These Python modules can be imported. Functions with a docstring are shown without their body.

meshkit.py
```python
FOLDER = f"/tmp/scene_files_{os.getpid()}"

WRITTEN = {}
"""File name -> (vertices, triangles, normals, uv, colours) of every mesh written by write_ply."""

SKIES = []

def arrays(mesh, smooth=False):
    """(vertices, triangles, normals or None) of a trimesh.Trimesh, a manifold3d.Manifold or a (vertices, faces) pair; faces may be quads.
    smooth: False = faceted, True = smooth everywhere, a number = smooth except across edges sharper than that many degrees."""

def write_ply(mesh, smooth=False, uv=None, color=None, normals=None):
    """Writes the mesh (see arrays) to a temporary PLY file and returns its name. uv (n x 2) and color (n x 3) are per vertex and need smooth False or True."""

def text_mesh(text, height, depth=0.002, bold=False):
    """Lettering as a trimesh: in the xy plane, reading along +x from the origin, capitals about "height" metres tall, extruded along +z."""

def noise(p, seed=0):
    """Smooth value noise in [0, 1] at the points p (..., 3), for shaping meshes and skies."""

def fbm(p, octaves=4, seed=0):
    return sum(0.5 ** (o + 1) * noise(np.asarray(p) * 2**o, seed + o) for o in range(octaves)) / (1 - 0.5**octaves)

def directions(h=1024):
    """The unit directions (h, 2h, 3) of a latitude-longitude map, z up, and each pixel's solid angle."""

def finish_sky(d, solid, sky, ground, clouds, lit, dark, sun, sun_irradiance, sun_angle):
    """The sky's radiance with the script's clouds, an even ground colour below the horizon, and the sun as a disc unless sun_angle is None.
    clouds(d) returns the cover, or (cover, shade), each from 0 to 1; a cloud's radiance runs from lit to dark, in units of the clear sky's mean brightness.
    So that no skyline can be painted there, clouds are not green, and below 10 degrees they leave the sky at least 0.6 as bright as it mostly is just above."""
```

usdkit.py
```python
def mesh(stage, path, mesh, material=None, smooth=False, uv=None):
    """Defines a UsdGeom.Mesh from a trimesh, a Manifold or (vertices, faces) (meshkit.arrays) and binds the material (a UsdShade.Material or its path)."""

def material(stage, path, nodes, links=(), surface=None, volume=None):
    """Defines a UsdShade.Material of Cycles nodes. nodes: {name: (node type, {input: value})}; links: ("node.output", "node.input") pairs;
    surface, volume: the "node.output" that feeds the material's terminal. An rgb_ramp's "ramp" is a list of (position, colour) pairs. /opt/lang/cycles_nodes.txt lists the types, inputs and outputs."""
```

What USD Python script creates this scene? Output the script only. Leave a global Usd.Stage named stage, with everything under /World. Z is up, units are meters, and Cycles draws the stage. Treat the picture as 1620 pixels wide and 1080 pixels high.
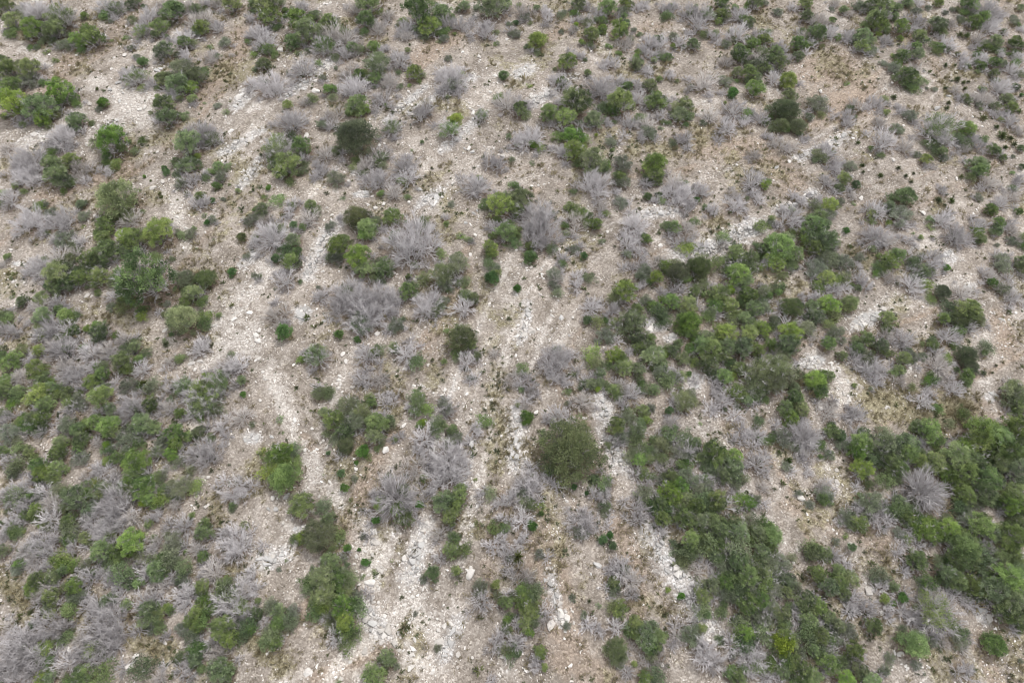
import math, re
import numpy as np
import trimesh
import usdkit, meshkit
from pxr import Usd, UsdGeom, UsdLux, UsdShade, Gf, Sdf, Vt
from scipy.interpolate import RBFInterpolator
from scipy.ndimage import map_coordinates
from scipy.spatial import Voronoi, ConvexHull, cKDTree
from shapely.geometry import Polygon, LineString, Point
from shapely import affinity

# ---------------------------------------------------------------- camera, sky, sun, exposure
stage = Usd.Stage.CreateInMemory()
UsdGeom.SetStageUpAxis(stage, "Z")
UsdGeom.SetStageMetersPerUnit(stage, 1.0)
world = UsdGeom.Xform.Define(stage, "/World")
stage.SetDefaultPrim(world.GetPrim())
UsdGeom.Scope.Define(stage, "/World/Looks")

HEIGHT = 33.0                      # the drone's height over the slope
PITCH = math.radians(60.0)         # its camera looks this far below the horizon
FOCAL, APERTURE = 24.0, 36.0
camera = UsdGeom.Camera.Define(stage, "/World/camera")
camera.CreateFocalLengthAttr(FOCAL)
camera.CreateHorizontalApertureAttr(APERTURE)
camera.CreateVerticalApertureAttr(24.0)
camera.CreateFStopAttr(0.0)
camera.CreateClippingRangeAttr((0.1, 5000.0))
camera.CreateExposureAttr(EXPOSURE := 0.86)
camera.AddTranslateOp().Set(Gf.Vec3d(0, 0, HEIGHT))
camera.AddRotateXOp().Set(90.0 - math.degrees(PITCH))

SUN_EL, SUN_AZ = math.radians(58.0), math.radians(38.0)      # overcast: a broad soft sun behind the cloud, high over the top right
sky_mat = usdkit.material(stage, "/World/Looks/overcast_sky", {
    "tc": ("texture_coordinate", {}),
    "n": ("noise_texture", {"scale": 2.2, "detail": 5.0, "roughness": 0.55}),
    "cl": ("rgb_ramp", {"ramp": [(0.3, (6.0, 6.1, 6.3)), (0.7, (8.4, 8.45, 8.6))]}),
    "sky": ("sky_texture", {"sky_type": "single_scattering", "sun_disc": False, "sun_elevation": SUN_EL, "sun_rotation": SUN_AZ}),
    "mix": ("mix_color", {"fac": 0.9, "use_clamp": False}),
    "bg": ("background_shader", {"strength": 0.1}),
}, [("tc.generated", "n.vector"), ("n.fac", "cl.fac"), ("sky.color", "mix.a"), ("cl.color", "mix.b"), ("mix.result", "bg.color")], surface="bg.background")
sky = UsdLux.DomeLight.Define(stage, "/World/sky")
sky.GetPrim().SetCustomDataByKey("kind", "structure")
UsdShade.MaterialBindingAPI.Apply(sky.GetPrim()).Bind(sky_mat)
sun = UsdLux.DistantLight.Define(stage, "/World/sun")
sun.CreateNormalizeAttr(True)
sun.CreateIntensityAttr(0.4)
sun.CreateAngleAttr(18.0)
sun.CreateColorAttr(Gf.Vec3f(1.0, 0.965, 0.92))
sun.AddRotateZOp().Set(-math.degrees(SUN_AZ))
sun.AddRotateXOp().Set(-(90.0 - math.degrees(SUN_EL)))

# ---------------------------------------------------------------- the survey of what stands where
# What stands where: one line of plants for each of sixteen tiles of the survey. A token is the kind, the position and the width
# in quarter steps of the photograph's pixels, counted from the tile's corner.
SURVEY = {
(0, 0): "J40,50,130 D220,60,200 M380,100,220 D130,40,120 K80,140,130 K220,190,170 K350,190,170 B530,100,65 S410,280,120 K490,260,120 K590,240,170 D660,30,160 M730,45,150 J850,5,110 D920,90,180 S700,135,45 M890,190,130 J1000,170,130 J1090,70,170 D1040,30,130 D1170,30,130 D1250,110,180 J1280,165,130 O1240,60,100 D1370,165,120 D1150,230,160 J1170,275,100 J1040,320,150 D1160,340,130 B1060,235,40 S830,305,60 T795,235,50 J985,225,65 S865,360,50 B900,395,90 M850,480,180 D790,450,120 O1150,430,190 J1030,500,120 J1240,490,130 K1130,530,160 K1220,625,75 K1210,560,100 D1090,590,120 B995,610,50 J1040,660,150 J1070,750,140 D1195,800,110 T1295,650,25 S1375,670,60 T1425,705,50 J20,380,60 T350,380,50 T290,320,50 S230,300,50 J180,440,170 J60,440,150 S170,510,150 J60,550,180 K380,590,200 K470,625,75 K90,660,230 K240,680,220 K280,740,130 B260,785,60 D130,740,120 B650,645,95 S625,690,60 K475,760,150 D380,840,200 D330,900,120 K715,895,230 L770,940,80 D150,1000,240 K340,1050,140 J440,1010,120 D490,1050,180 L735,1035,80 D690,1050,80 D1280,830,200 D1190,810,110 M1330,870,150 K1190,920,190 L1250,990,60 J1180,1030,150 B1045,1070,50 K1380,1050,90 J1470,30,130 J1600,30,80 D1580,110,100 D1590,210,100 S1420,270,100 T1330,295,40 D1330,360,110 D1465,345,50 B1605,430,60 D1590,520,120 D1300,10,100 D1370,20,100 D30,930,110",
(1, 0): "J90,30,200 K80,100,170 B100,160,50 D20,200,160 D280,40,150 D60,270,150 J75,310,100 K270,130,160 J370,100,90 J455,130,110 K330,200,180 J230,260,120 D480,200,180 O450,180,100 D560,220,180 M430,290,170 D550,330,130 D640,290,150 J615,310,90 J745,295,100 D790,310,80 J720,30,170 D620,50,120 J690,130,130 D770,170,140 D830,90,110 J1040,90,230 K1180,70,140 K1100,170,170 D940,170,150 D1250,130,180 J1320,40,90 D950,220,100 S1190,245,80 T1160,260,40 D1440,170,180 B1515,200,55 B1525,270,50 J1510,30,200 K1580,30,90 S1605,155,50 S1610,215,50 J45,405,110 D80,520,240 D290,420,190 B385,390,60 T265,335,50 K465,560,100 S420,490,60 S505,430,40 D590,440,160 O770,400,190 J760,490,110 J650,470,90 D620,540,200 D790,600,160 D840,510,150 D910,370,150 J960,320,50 J1000,465,120 T965,540,35 S1215,370,65 D1240,470,200 M1250,530,130 D1190,550,110 B1570,480,85 J650,660,150 K690,690,80 B815,660,35 L200,660,80 D220,750,220 D300,640,80 D490,710,150 S420,790,90 D470,790,100 A640,860,330 M860,800,150 D1050,690,190 M1230,800,180 L1265,760,120 M1430,720,110 D1590,640,170 B1050,900,35 T985,950,25 M130,930,220 J290,930,150 K200,1040,200 D250,990,130 K100,1000,80 D430,960,170 D770,980,180 D400,1050,140 D690,1040,150 D940,1030,180 D1510,1010,190",
(2, 0): "D80,60,150 J155,50,60 D220,70,140 S85,110,80 B25,145,50 S25,215,90 K160,255,135 S330,80,50 J420,30,110 D470,30,100 D430,105,110 L405,160,40 D385,180,90 S310,200,50 J605,55,130 S700,70,100 K710,100,50 D560,90,120 J570,130,80 J500,215,120 K575,180,70 B440,270,60 D500,290,80 D490,180,100 K680,190,140 K720,150,70 S770,190,50 D720,265,150 B610,290,60 J720,10,100 D820,30,120 D1000,35,150 B1010,40,50 D1160,60,180 J1130,85,60 M1240,90,120 D1180,140,150 J1330,20,120 J1340,90,110 D1440,80,160 K1410,50,60 J1500,130,90 B1310,135,60 J1540,20,120 S1600,20,60 D1430,210,170 S1350,280,90 D1280,220,110 D1590,210,120 D1070,260,120 S1020,235,80 J1150,280,100 B1020,295,50 D900,250,180 D870,320,150 J940,250,60 J980,370,70 D950,330,100 J350,395,140 D430,340,110 D310,510,160 J315,515,90 J480,460,60 D620,380,130 D570,540,240 D680,510,120 J790,400,100 D860,440,110 K900,380,50 J935,500,50 D1000,470,100 D770,510,130 K730,550,90 J870,540,110 J400,640,200 D300,640,90 J240,710,130 K340,740,160 L315,690,50 D250,760,80 J680,650,200 D800,620,130 J900,630,160 D980,640,110 J1080,680,150 J1060,730,120 D940,730,110 K640,690,110 J530,760,140 K390,860,170 D610,770,90 L535,855,30 D740,770,130 D850,780,150 S870,840,120 D820,850,100 B940,805,45 K400,950,150 J500,1010,170 D320,950,120 K420,1030,60 S630,900,100 B640,945,40 K900,1040,175 S700,1040,150 L610,1060,40 D1080,860,150 D1225,510,190 S1350,510,110 S1140,550,50 B1400,580,90 D1260,720,150 D1410,680,180 D1360,800,160 D1470,760,110 B1350,650,30 S1210,780,60 D1570,740,120 J1600,770,60 D1540,970,100 D1610,850,80 J1450,340,130 J1530,280,110 D1560,340,180 D1360,380,110 J1430,460,90 J1500,470,120 J1590,430,110 J1540,560,140 S1560,400,140 K1440,310,80 J1600,250,100 D120,850,200 D30,880,130 B135,915,75 D40,640,140 J50,700,110 T130,1030,40 T110,540,40",
(3, 0): "S60,80,80 D160,40,90 J240,30,110 J250,105,100 D340,110,170 J405,130,60 S400,60,50 J480,65,70 D520,80,80 D430,10,90 D400,200,130 K310,210,140 D250,220,110 K190,280,110 D90,290,120 J50,330,120 J190,350,90 J80,400,110 J15,370,90 D270,270,100 J710,30,180 J770,50,90 D740,100,110 S580,40,110 S640,60,80 J680,130,130 J610,230,150 K700,170,120 D520,220,120 J840,170,120 B840,240,60 D750,250,100 J590,290,110 S650,330,80 K800,110,60 D950,130,120 D940,190,100 J880,10,80 D960,10,90 S940,70,80 S1015,50,60 K1080,15,70 S1170,60,50 S1125,80,50 J1075,150,130 D1160,140,110 S1215,120,60 K960,240,110 D870,310,100 J860,350,110 J940,350,100 J940,290,80 D1400,50,200 J1270,30,130 K1370,110,100 J1300,140,110 D1420,160,150 S1555,110,60 J1600,50,60 D1600,180,60 S1560,140,70 D1150,270,150 J1090,300,80 Y1220,215,50 Y1260,225,50 D1340,240,120 K1440,265,110 L1490,200,40 J1390,300,70 J1560,280,100 J1610,290,60 D1580,360,110 D1250,360,130 Y1205,340,50 D1360,370,130 J1350,420,80 J1430,400,90 S1470,400,90 J1430,460,80 Y1500,400,40 D1480,330,80 J880,480,150 D920,440,120 S790,430,110 S730,400,60 S830,470,80 J930,530,80 J130,510,130 D40,490,110 A110,690,220 J130,620,120 A190,790,140 A80,790,130 D60,890,130 D150,920,110 S260,745,80 D240,870,80 S310,660,180 D560,650,120 D505,740,150 D700,640,130 B750,710,60 Y800,610,50 D820,670,60 D710,770,110 Y415,960,40 D740,880,180 D880,920,130 S900,730,110 S820,810,110 M1080,800,250 D1130,880,150 S1000,840,60 J1060,910,60 J1260,810,120 D1340,890,150 D1250,940,80 K650,940,50 Y570,900,40 D370,950,170 J350,1000,80 B410,965,40 D440,1030,140 S520,1050,100 Y600,1045,40 Y830,1060,40 J1000,1010,90 S940,980,70 J1100,960,80 S1110,1000,70 J1340,1040,150 J1430,950,100 D1480,970,90 J1490,1000,60 Y1125,410,35 Y1185,410,30 Y1285,430,30 Y1200,500,45 Y1240,520,35 Y1270,515,30 Y1250,560,35 Y1145,650,35 Y1135,680,40 Y1130,555,40 S1055,565,50 T500,525,40 S1005,560,30 B1360,555,65 D1190,560,90 D1290,600,120 J1255,615,60 D1490,540,170 J1570,550,60 D1400,620,150 J1510,620,100 J1540,680,100 D1450,710,120 Y1370,740,60 S1340,660,70 D1545,760,120 B1605,600,40 Y1590,700,40 Y1450,800,45 Y1490,850,80 Y1540,870,50 Y1560,910,50 Y1505,930,40 D1590,830,80 D1560,440,120 B1605,1055,50 S1550,990,40 J1600,940,60",
(0, 1): "D150,10,200 J360,30,160 J400,70,120 D500,20,110 B100,100,60 D40,170,170 J5,210,60 D170,300,240 D370,300,220 S320,270,110 J510,210,80 S530,290,90 S280,215,70 T525,350,30 D690,5,80 B1050,10,60 B915,35,30 D1190,50,170 D1270,190,150 J1260,160,80 D1300,20,80 S1400,30,100 B1370,95,75 B1505,125,45 B1345,185,45 S1415,180,40 O740,175,285 K730,150,200 K660,340,130 J650,420,110 D810,300,160 K800,420,180 K860,440,150 K1010,390,215 J610,400,50 S400,430,150 D360,430,100 D500,440,110 B50,545,65 D230,590,200 D360,550,180 D470,520,110 D10,590,60 J550,560,140 J680,510,170 J790,500,100 M570,610,110 J510,680,140 J620,670,150 K360,660,190 J410,720,130 J350,750,110 J715,680,80 K910,690,390 A1170,680,140 A1310,685,150 K1225,775,140 B1465,645,75 B1310,325,50 T1290,280,40 S1340,310,80 S1210,400,90 A1530,420,80 D1600,450,100 S1560,540,60 S1590,310,110 B1610,245,40 S1610,660,50 L1385,915,50 T1245,490,20 T1350,435,20 J140,830,90 D240,840,160 J260,810,110 D350,830,130 J370,880,80 K255,915,130 L415,920,110 T75,795,35 D50,1000,170 J20,920,100 D300,990,200 D250,1040,130 D430,1000,150 J460,1010,90 J640,1020,150 D640,1050,110 D480,890,80 L550,1000,60 K1160,950,215 B1085,1035,40 T1130,1030,40 T1035,1070,30 S1060,840,60 S700,860,80 D1270,1070,110 D780,1060,120",
(1, 1): "B160,10,90 D390,10,90 S510,50,140 D760,40,200 D960,30,150 D870,130,140 B795,145,65 B75,110,55 B50,165,55 J45,240,100 S20,280,100 D210,220,150 J230,220,60 J345,220,90 D330,290,150 B240,340,70 J295,360,60 J110,370,80 D90,400,240 D60,320,130 J240,440,110 B260,510,90 B130,560,80 K215,570,120 J265,590,70 D180,680,180 S15,670,60 S470,350,80 S395,740,40 A640,290,200 A750,320,100 K700,360,160 K690,400,120 K860,290,140 D530,290,60 D980,430,380 K520,480,160 S520,550,130 K640,550,190 K680,600,150 J820,610,160 K560,440,90 O1270,590,170 O1180,660,190 S1200,720,120 J960,760,140 J965,670,50 S1060,680,60 B1000,590,60 D1080,840,230 J1140,890,70 D1310,850,190 J1380,810,90 S1200,820,70 D560,760,220 D700,800,300 D700,900,260 D830,790,200 D530,850,200 M660,960,200 D400,790,120 S890,980,130 B1490,670,118 S1510,620,90 D130,900,190 B175,1015,140 B525,1030,80 B635,1065,60 A1300,1050,200 D1390,80,220 J1420,60,60 B1205,335,50 D1200,290,70 B1295,405,60 S1360,440,50 S1235,210,60 K1540,220,190 J1590,180,110 D1530,340,170 J1580,400,150 J1500,410,60 K1480,490,120 T550,170,40",
(2, 1): "D530,60,220 S690,60,140 J690,40,90 J60,180,160 J30,250,110 D30,90,80 J900,30,130 D850,70,110 J925,70,70 D180,280,260 D180,400,280 D110,350,150 J10,400,90 B125,540,120 J110,480,80 D410,310,190 J490,290,70 J530,340,100 J340,400,60 D570,220,110 S690,200,110 D740,190,60 D1070,130,230 D1200,120,130 D1040,70,160 D1120,220,140 B1170,185,50 B860,165,70 J930,155,60 D920,185,80 D1420,210,160 D1400,140,100 D1560,170,110 D1530,60,180 K1600,90,80 D1265,240,110 D780,330,200 D740,440,160 J850,430,90 D800,500,140 M730,520,90 J1020,360,110 D1110,350,130 D1080,430,160 T1205,485,35 D1330,470,80 B570,445,50 S395,500,80 B450,540,70 D430,470,80 D320,550,110 S270,650,120 D280,680,120 S270,730,90 D410,690,170 B35,750,75 D760,600,100 D940,570,140 S830,650,140 K910,680,110 D810,720,100 J810,670,60 A1050,650,170 A1180,610,170 D1170,740,110 A1190,670,110 K720,770,170 D690,810,80 S850,820,100 D510,850,160 D620,890,160 B475,945,80 B590,945,60 D620,970,90 J760,960,180 J790,880,100 J800,1040,130 S590,1040,160 J880,1060,90 K1010,830,130 K1120,850,140 K950,810,60 K1120,970,170 K1110,1020,100 K1430,520,130 J1510,560,130 D1480,570,120 K1430,650,170 K1480,700,120 J1590,500,100 D1600,580,80 K1320,780,160 L1330,750,50 L1380,760,70 J1380,850,150 J1500,790,130 O1590,760,100 K1530,880,140 K1480,940,140 D1300,910,90 J1260,900,90 K1360,1020,170 K1500,1030,150 K1590,1000,110 J1230,1060,120 O1600,860,100 K1290,850,120",
(3, 1): "D380,60,120 J490,40,100 J450,110,80 B555,90,75 D450,10,110 D540,150,90 B545,205,40 K400,210,110 S460,190,70 D310,190,120 D200,170,110 L150,245,55 D160,290,190 D90,240,80 D370,285,90 S20,330,70 J320,240,50 K300,350,190 J260,420,140 J360,440,180 K320,300,130 J290,490,130 S370,510,130 L375,495,50 J430,460,80 K70,480,230 K160,520,150 K50,560,150 K120,440,120 S310,620,180 S480,580,140 S580,550,80 K380,690,140 D610,690,170 J565,745,60 D430,750,100 D220,800,90 D290,790,100 A150,860,150 K400,850,150 K515,840,120 J310,920,130 K290,850,90 K150,1030,170 S50,960,120 O250,990,120 S430,1030,150 D290,1050,80 K60,770,60 K5,790,60 K870,170,140 J770,220,90 S830,270,180 D690,250,150 J660,270,80 B765,330,55 D860,330,110 K780,250,60 D700,400,220 D760,440,130 J660,490,60 D875,420,120 B965,420,45 B495,380,55 T920,395,25 D1110,300,150 B1040,350,60 D1210,400,200 S1190,410,80 D1340,340,140 J1345,430,90 J1415,240,100 J1455,330,100 J1440,380,90 D1550,370,110 D1480,200,130 D1560,160,120 D1600,440,90 S1540,440,90 D1410,70,140 J1330,10,120 D1590,50,110 B1585,255,60 Y715,25,50 Y875,30,35 Y910,70,30 Y925,15,25 Y1085,180,50 Y1165,185,50 Y1120,215,30 Y1225,35,40 S1330,170,70 D1110,120,80 Y605,5,30 J820,540,110 J780,570,150 J740,600,90 D1050,560,190 D910,540,120 B1130,610,65 D960,600,100 D780,670,120 D920,710,170 S920,680,80 D910,620,70 A1100,770,130 D1250,770,180 J1270,880,180 A1210,940,140 A1320,930,130 J1110,940,100 D1280,990,120 J760,940,130 D760,1030,130 D880,1060,150 D1150,1040,170 J620,1060,110 D1210,1010,90 J1040,1070,70 S1480,590,170 D1420,660,130 D1480,560,110 J1600,580,100 J1415,710,80 D1500,740,140 D1560,800,130 D1610,660,60 S1450,470,40",
(0, 2): "K80,120,150 J20,100,100 D190,110,110 K250,60,90 K240,180,150 J260,230,130 D110,210,120 K40,240,110 D120,265,90 D380,40,220 D330,20,130 J420,50,70 B515,40,50 D440,200,200 D400,150,150 D560,60,180 D580,160,130 D660,50,160 D700,90,100 J780,130,160 J850,40,90 K800,180,100 D890,170,140 J640,210,120 J880,110,80 K110,310,100 J40,320,110 K240,330,180 K280,390,130 J320,290,110 L370,325,60 J430,330,100 D230,420,120 S480,380,140 K640,345,170 K580,260,120 J660,300,90 S520,400,90 S810,280,150 Y905,265,60 Y930,300,60 D820,400,200 J960,390,120 D760,440,100 D1060,410,120 D640,430,140 J700,430,90 D800,470,100 M1280,330,260 M1380,250,220 M1160,270,170 D1090,280,120 D1480,150,180 K1290,290,120 D1420,130,130 J1530,250,80 M1300,400,180 B1535,335,50 K1140,450,90 D1210,440,120 D1260,40,150 D1080,120,110 J1130,120,60 Y1045,15,60 D1520,470,180 D1390,540,120 D40,470,140 J200,480,110 J270,490,130 S60,580,160 D150,570,130 S430,530,150 D430,570,90 D260,570,90 K500,560,110 K610,510,130 K690,530,160 J520,620,120 K380,640,110 K380,700,130 D620,640,80 L680,660,70 S800,620,190 D890,590,120 J900,520,160 J980,550,110 J720,580,100 K1110,580,140 L1120,640,130 S1020,660,130 J1260,575,110 K1200,600,90 M1000,700,120 K1080,710,100 S1120,760,120 D1290,700,240 J20,690,80 D70,750,150 J190,700,90 L115,790,60 J250,790,130 K270,830,150 K360,800,120 J340,860,110 D220,820,80 S80,830,100 S500,740,130 D600,820,190 D540,870,150 L600,890,80 K730,740,90 D720,830,110 L670,760,70 K870,760,190 J860,830,150 K820,880,90 S910,870,100 J920,930,160 D990,930,70 L915,1010,90 K950,1000,110 O1130,920,170 S1060,960,100 D1100,1030,110 S1020,850,100 D80,950,200 D160,1000,180 D30,1000,120 S230,990,120 K190,980,80 D320,1030,190 D120,1060,140 J480,990,190 J400,950,90 K540,960,100 D730,940,180 D700,1030,260 D800,1010,150 J640,960,80 D1480,940,210 J1475,1040,60",
(1, 2): "M390,90,200 J390,60,100 D310,60,80 D700,80,170 J740,65,70 D940,60,170 J890,55,60 J1360,20,90 D1330,120,140 B1190,125,50 J1400,85,60 D660,230,140 D780,230,150 D860,340,130 A395,330,110 T395,260,25 Y255,290,30 B145,485,60 T275,605,15 T170,575,20 O580,400,180 J735,390,80 J500,500,140 K430,450,80 O620,500,170 K770,520,170 O740,500,130 K750,600,130 J570,570,130 A570,650,140 L500,600,60 K850,490,70 O660,440,140 B680,690,110 B710,730,60 B635,765,40 B460,705,40 D890,600,110 J880,620,40 O1030,370,140 D980,420,120 L1060,510,60 J1040,520,70 D1020,330,80 D1200,430,150 S1210,430,100 S1180,380,90 J1180,530,70 J1240,560,90 S1270,600,110 D1060,600,180 D1400,560,130 D1220,720,280 D1200,830,280 M1230,640,110 D990,790,170 D1040,690,150 D1130,760,140 D1290,790,150 D1600,260,110 D1510,70,80 S1360,230,60 B35,690,65 K150,700,170 S200,740,100 J110,770,110 K190,870,210 T270,810,30 T425,845,20 B540,835,75 S625,865,55 B560,925,70 B600,1000,35 J840,860,70 T405,1020,30 D880,970,330 K800,1020,120 K930,950,110 B1030,1030,75 K900,1060,120 D750,970,120 K1180,1020,170 K1290,960,140 J1270,1040,110 D1570,1000,170 D1430,950,110 T1385,870,30 K290,1050,190",
(2, 2): "D280,100,230 D250,190,160 D350,80,120 D310,220,90 B395,205,50 D110,260,180 D20,210,110 D120,320,100 J60,300,50 L35,400,40 B90,480,110 D80,410,70 D470,240,110 J500,270,90 L545,300,50 J560,200,90 J560,260,70 D440,370,170 D360,270,80 S350,390,50 J570,150,60 K660,90,140 J700,170,130 J800,180,110 D740,60,80 D750,320,140 J640,310,110 J820,270,60 D700,390,120 D700,280,110 L660,290,60 J800,30,110 K900,90,170 L970,80,60 K870,30,110 J1020,60,100 K1080,110,100 J1050,20,80 D1040,200,130 S930,200,110 B1120,205,50 J900,300,90 D1020,230,70 O1090,370,180 D1030,360,130 B990,440,75 S1130,340,110 D1010,530,140 D990,490,80 J660,540,130 S740,490,140 J830,440,110 O790,570,130 S700,600,130 D770,550,100 L800,610,50 K850,500,80 S880,420,80 O940,640,120 D800,690,100 S880,700,120 K800,750,110 O860,740,100 D690,640,80 J1160,640,100 D1060,650,90 S1060,700,130 S1110,730,90 K1260,50,200 K1200,30,130 J1330,90,110 J1250,140,140 K1340,220,120 K1360,30,130 J1280,200,90 J1460,50,150 O1560,200,240 O1540,280,180 K1560,60,110 J1440,170,110 D1510,330,110 J1420,320,90 J1490,370,90 D1340,370,160 K1405,330,60 J1345,430,35 D1290,330,100 S1420,410,60 A370,670,440 D290,470,180 D230,490,120 B395,920,50 D550,960,170 D600,900,130 D580,1030,130 B470,960,40 J520,870,80 D120,900,200 D60,870,130 S70,960,110 D60,1020,170 D160,880,100 B185,1040,60 D860,970,150 D800,1050,160 D970,800,170 D930,780,80 J1280,700,180 K1410,730,120 J1400,790,150 S1250,810,140 J1220,730,100 S1120,860,150 J1000,870,130 K1060,920,140 K990,960,170 K1080,990,140 J950,1030,130 S950,870,110 D1260,880,100 J1340,850,120 J1300,1010,150 S1190,960,140 S1230,910,110 J1170,1040,120 S1420,900,110 J1420,870,90 K1500,1020,110 S1540,1000,100 J1060,780,70 D1560,590,150 D1560,770,180 D1590,920,110 D1500,580,90 T1190,520,30 T1240,590,25",
(3, 2): "O60,170,220 O50,260,170 O90,90,130 J165,290,80 J160,350,110 K110,420,110 J220,430,110 K150,480,120 K20,20,100 J130,30,170 J300,250,150 K340,220,100 J390,220,80 D280,260,100 J330,320,110 J240,230,60 J380,15,110 J470,90,80 D560,100,140 S620,90,150 J720,30,110 D670,160,170 D720,180,140 J740,70,80 D620,180,110 J570,40,110 B545,280,45 S650,300,40 J850,110,110 J830,170,80 D840,240,120 S910,100,100 D870,50,100 S980,90,80 D1090,140,190 D1080,70,120 J1040,30,90 A1260,80,170 A1280,160,130 J1260,220,110 D1190,300,130 D1110,220,120 J1030,210,60 J1190,180,50 J1360,200,40 J1370,70,50 D990,370,150 D1010,310,90 J1580,330,160 J1540,300,120 J1600,400,110 D390,440,150 D560,460,160 D400,390,90 D520,420,80 K1020,570,150 J980,550,100 D1000,650,110 D240,600,230 D190,640,150 D260,690,160 S90,610,150 D10,600,80 J400,570,120 B460,600,100 B390,560,70 J330,730,40 S470,660,110 S390,720,90 Y130,750,60 S120,790,90 J590,640,150 K570,700,130 J740,660,170 S760,690,130 K870,650,150 K880,710,140 J770,770,140 K600,810,130 S690,760,110 J830,800,120 K960,760,110 K1060,770,140 K1190,730,180 K1240,690,140 K1240,810,180 K1300,760,150 K1140,840,110 K1380,880,180 K1420,850,110 J1370,960,150 K1380,570,240 K1340,640,190 K1440,630,190 K1490,570,110 J1560,560,190 K1580,640,120 J1500,700,190 D1540,690,130 J1590,730,150 J1580,820,170 J1480,770,150 J1200,910,120 J1250,970,130 K1560,960,190 K1540,1030,150 J1600,1050,110 D1000,930,340 J840,1020,100 D340,910,120 S360,970,140 J350,1000,90 S200,960,60 D260,830,80 S260,1030,80 S640,1010,180 D570,1050,120 D740,1040,130 S1240,1050,150 S1330,1030,100",
(0, 3): "D60,80,150 B90,130,80 L150,120,35 D20,130,100 J20,250,100 D310,40,180 J430,60,130 D540,70,150 D680,80,240 D820,30,150 J540,160,100 D650,150,150 D220,220,240 D150,240,160 D330,170,170 D440,200,140 D200,290,140 S110,360,100 L390,320,90 D280,350,150 J330,410,110 J400,370,90 J240,430,120 D280,470,140 J320,540,140 D220,540,130 J200,480,100 K330,530,70 S310,600,110 K480,470,120 S480,530,140 L440,620,120 D570,570,130 S540,340,100 D610,380,170 D700,400,120 D640,320,100 K650,240,160 K840,200,190 K720,250,110 L830,260,90 L880,150,100 D960,30,130 J940,70,70 D1150,80,170 D1060,80,110 K1290,130,130 K1300,80,100 J1290,280,90 S1100,190,170 S1080,250,100 B1175,250,45 D1230,230,110 D980,180,130 D920,280,130 D850,340,120 K1000,370,160 J1020,310,100 L1060,380,60 K880,450,90 J820,460,70 D1000,450,140 D730,460,150 S1100,310,110 S1150,420,130 D1180,520,170 K1280,470,110 D1220,490,70 D1470,200,240 D1420,130,130 D1340,380,190 D1290,400,100 K1410,460,110 B1550,75,65 K1280,560,110 K1260,640,130 J1250,720,120 K1200,690,90 S1150,740,110 D900,580,180 D960,540,120 J800,590,90 J950,640,160 J1000,640,120 L1060,600,70 K990,700,60 S960,740,90 J1080,620,70 D650,700,330 D700,800,220 D600,600,150 D590,870,230 D520,800,170 D480,900,150 D320,720,230 D250,700,150 D370,740,130 D200,800,160 D80,820,240 D150,900,240 D60,950,220 D200,1000,200 D60,1040,180 S300,890,100 D50,720,110 D390,1010,120 J310,1050,100 J510,1050,150 D1470,570,260 D1530,480,170 D1560,640,130 D1410,600,130 D1580,400,140 K1400,740,170 K1450,800,140 S1510,700,80 K1590,740,80 K1370,700,80 D1240,790,110 S1270,870,90 D1380,900,170 D1330,860,110 J1240,930,110 L1275,990,70 J1400,1010,180 K1440,1040,80 D1160,1010,180 D1000,1050,110 D1190,940,100 D1050,780,90 S1610,620,60",
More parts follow.
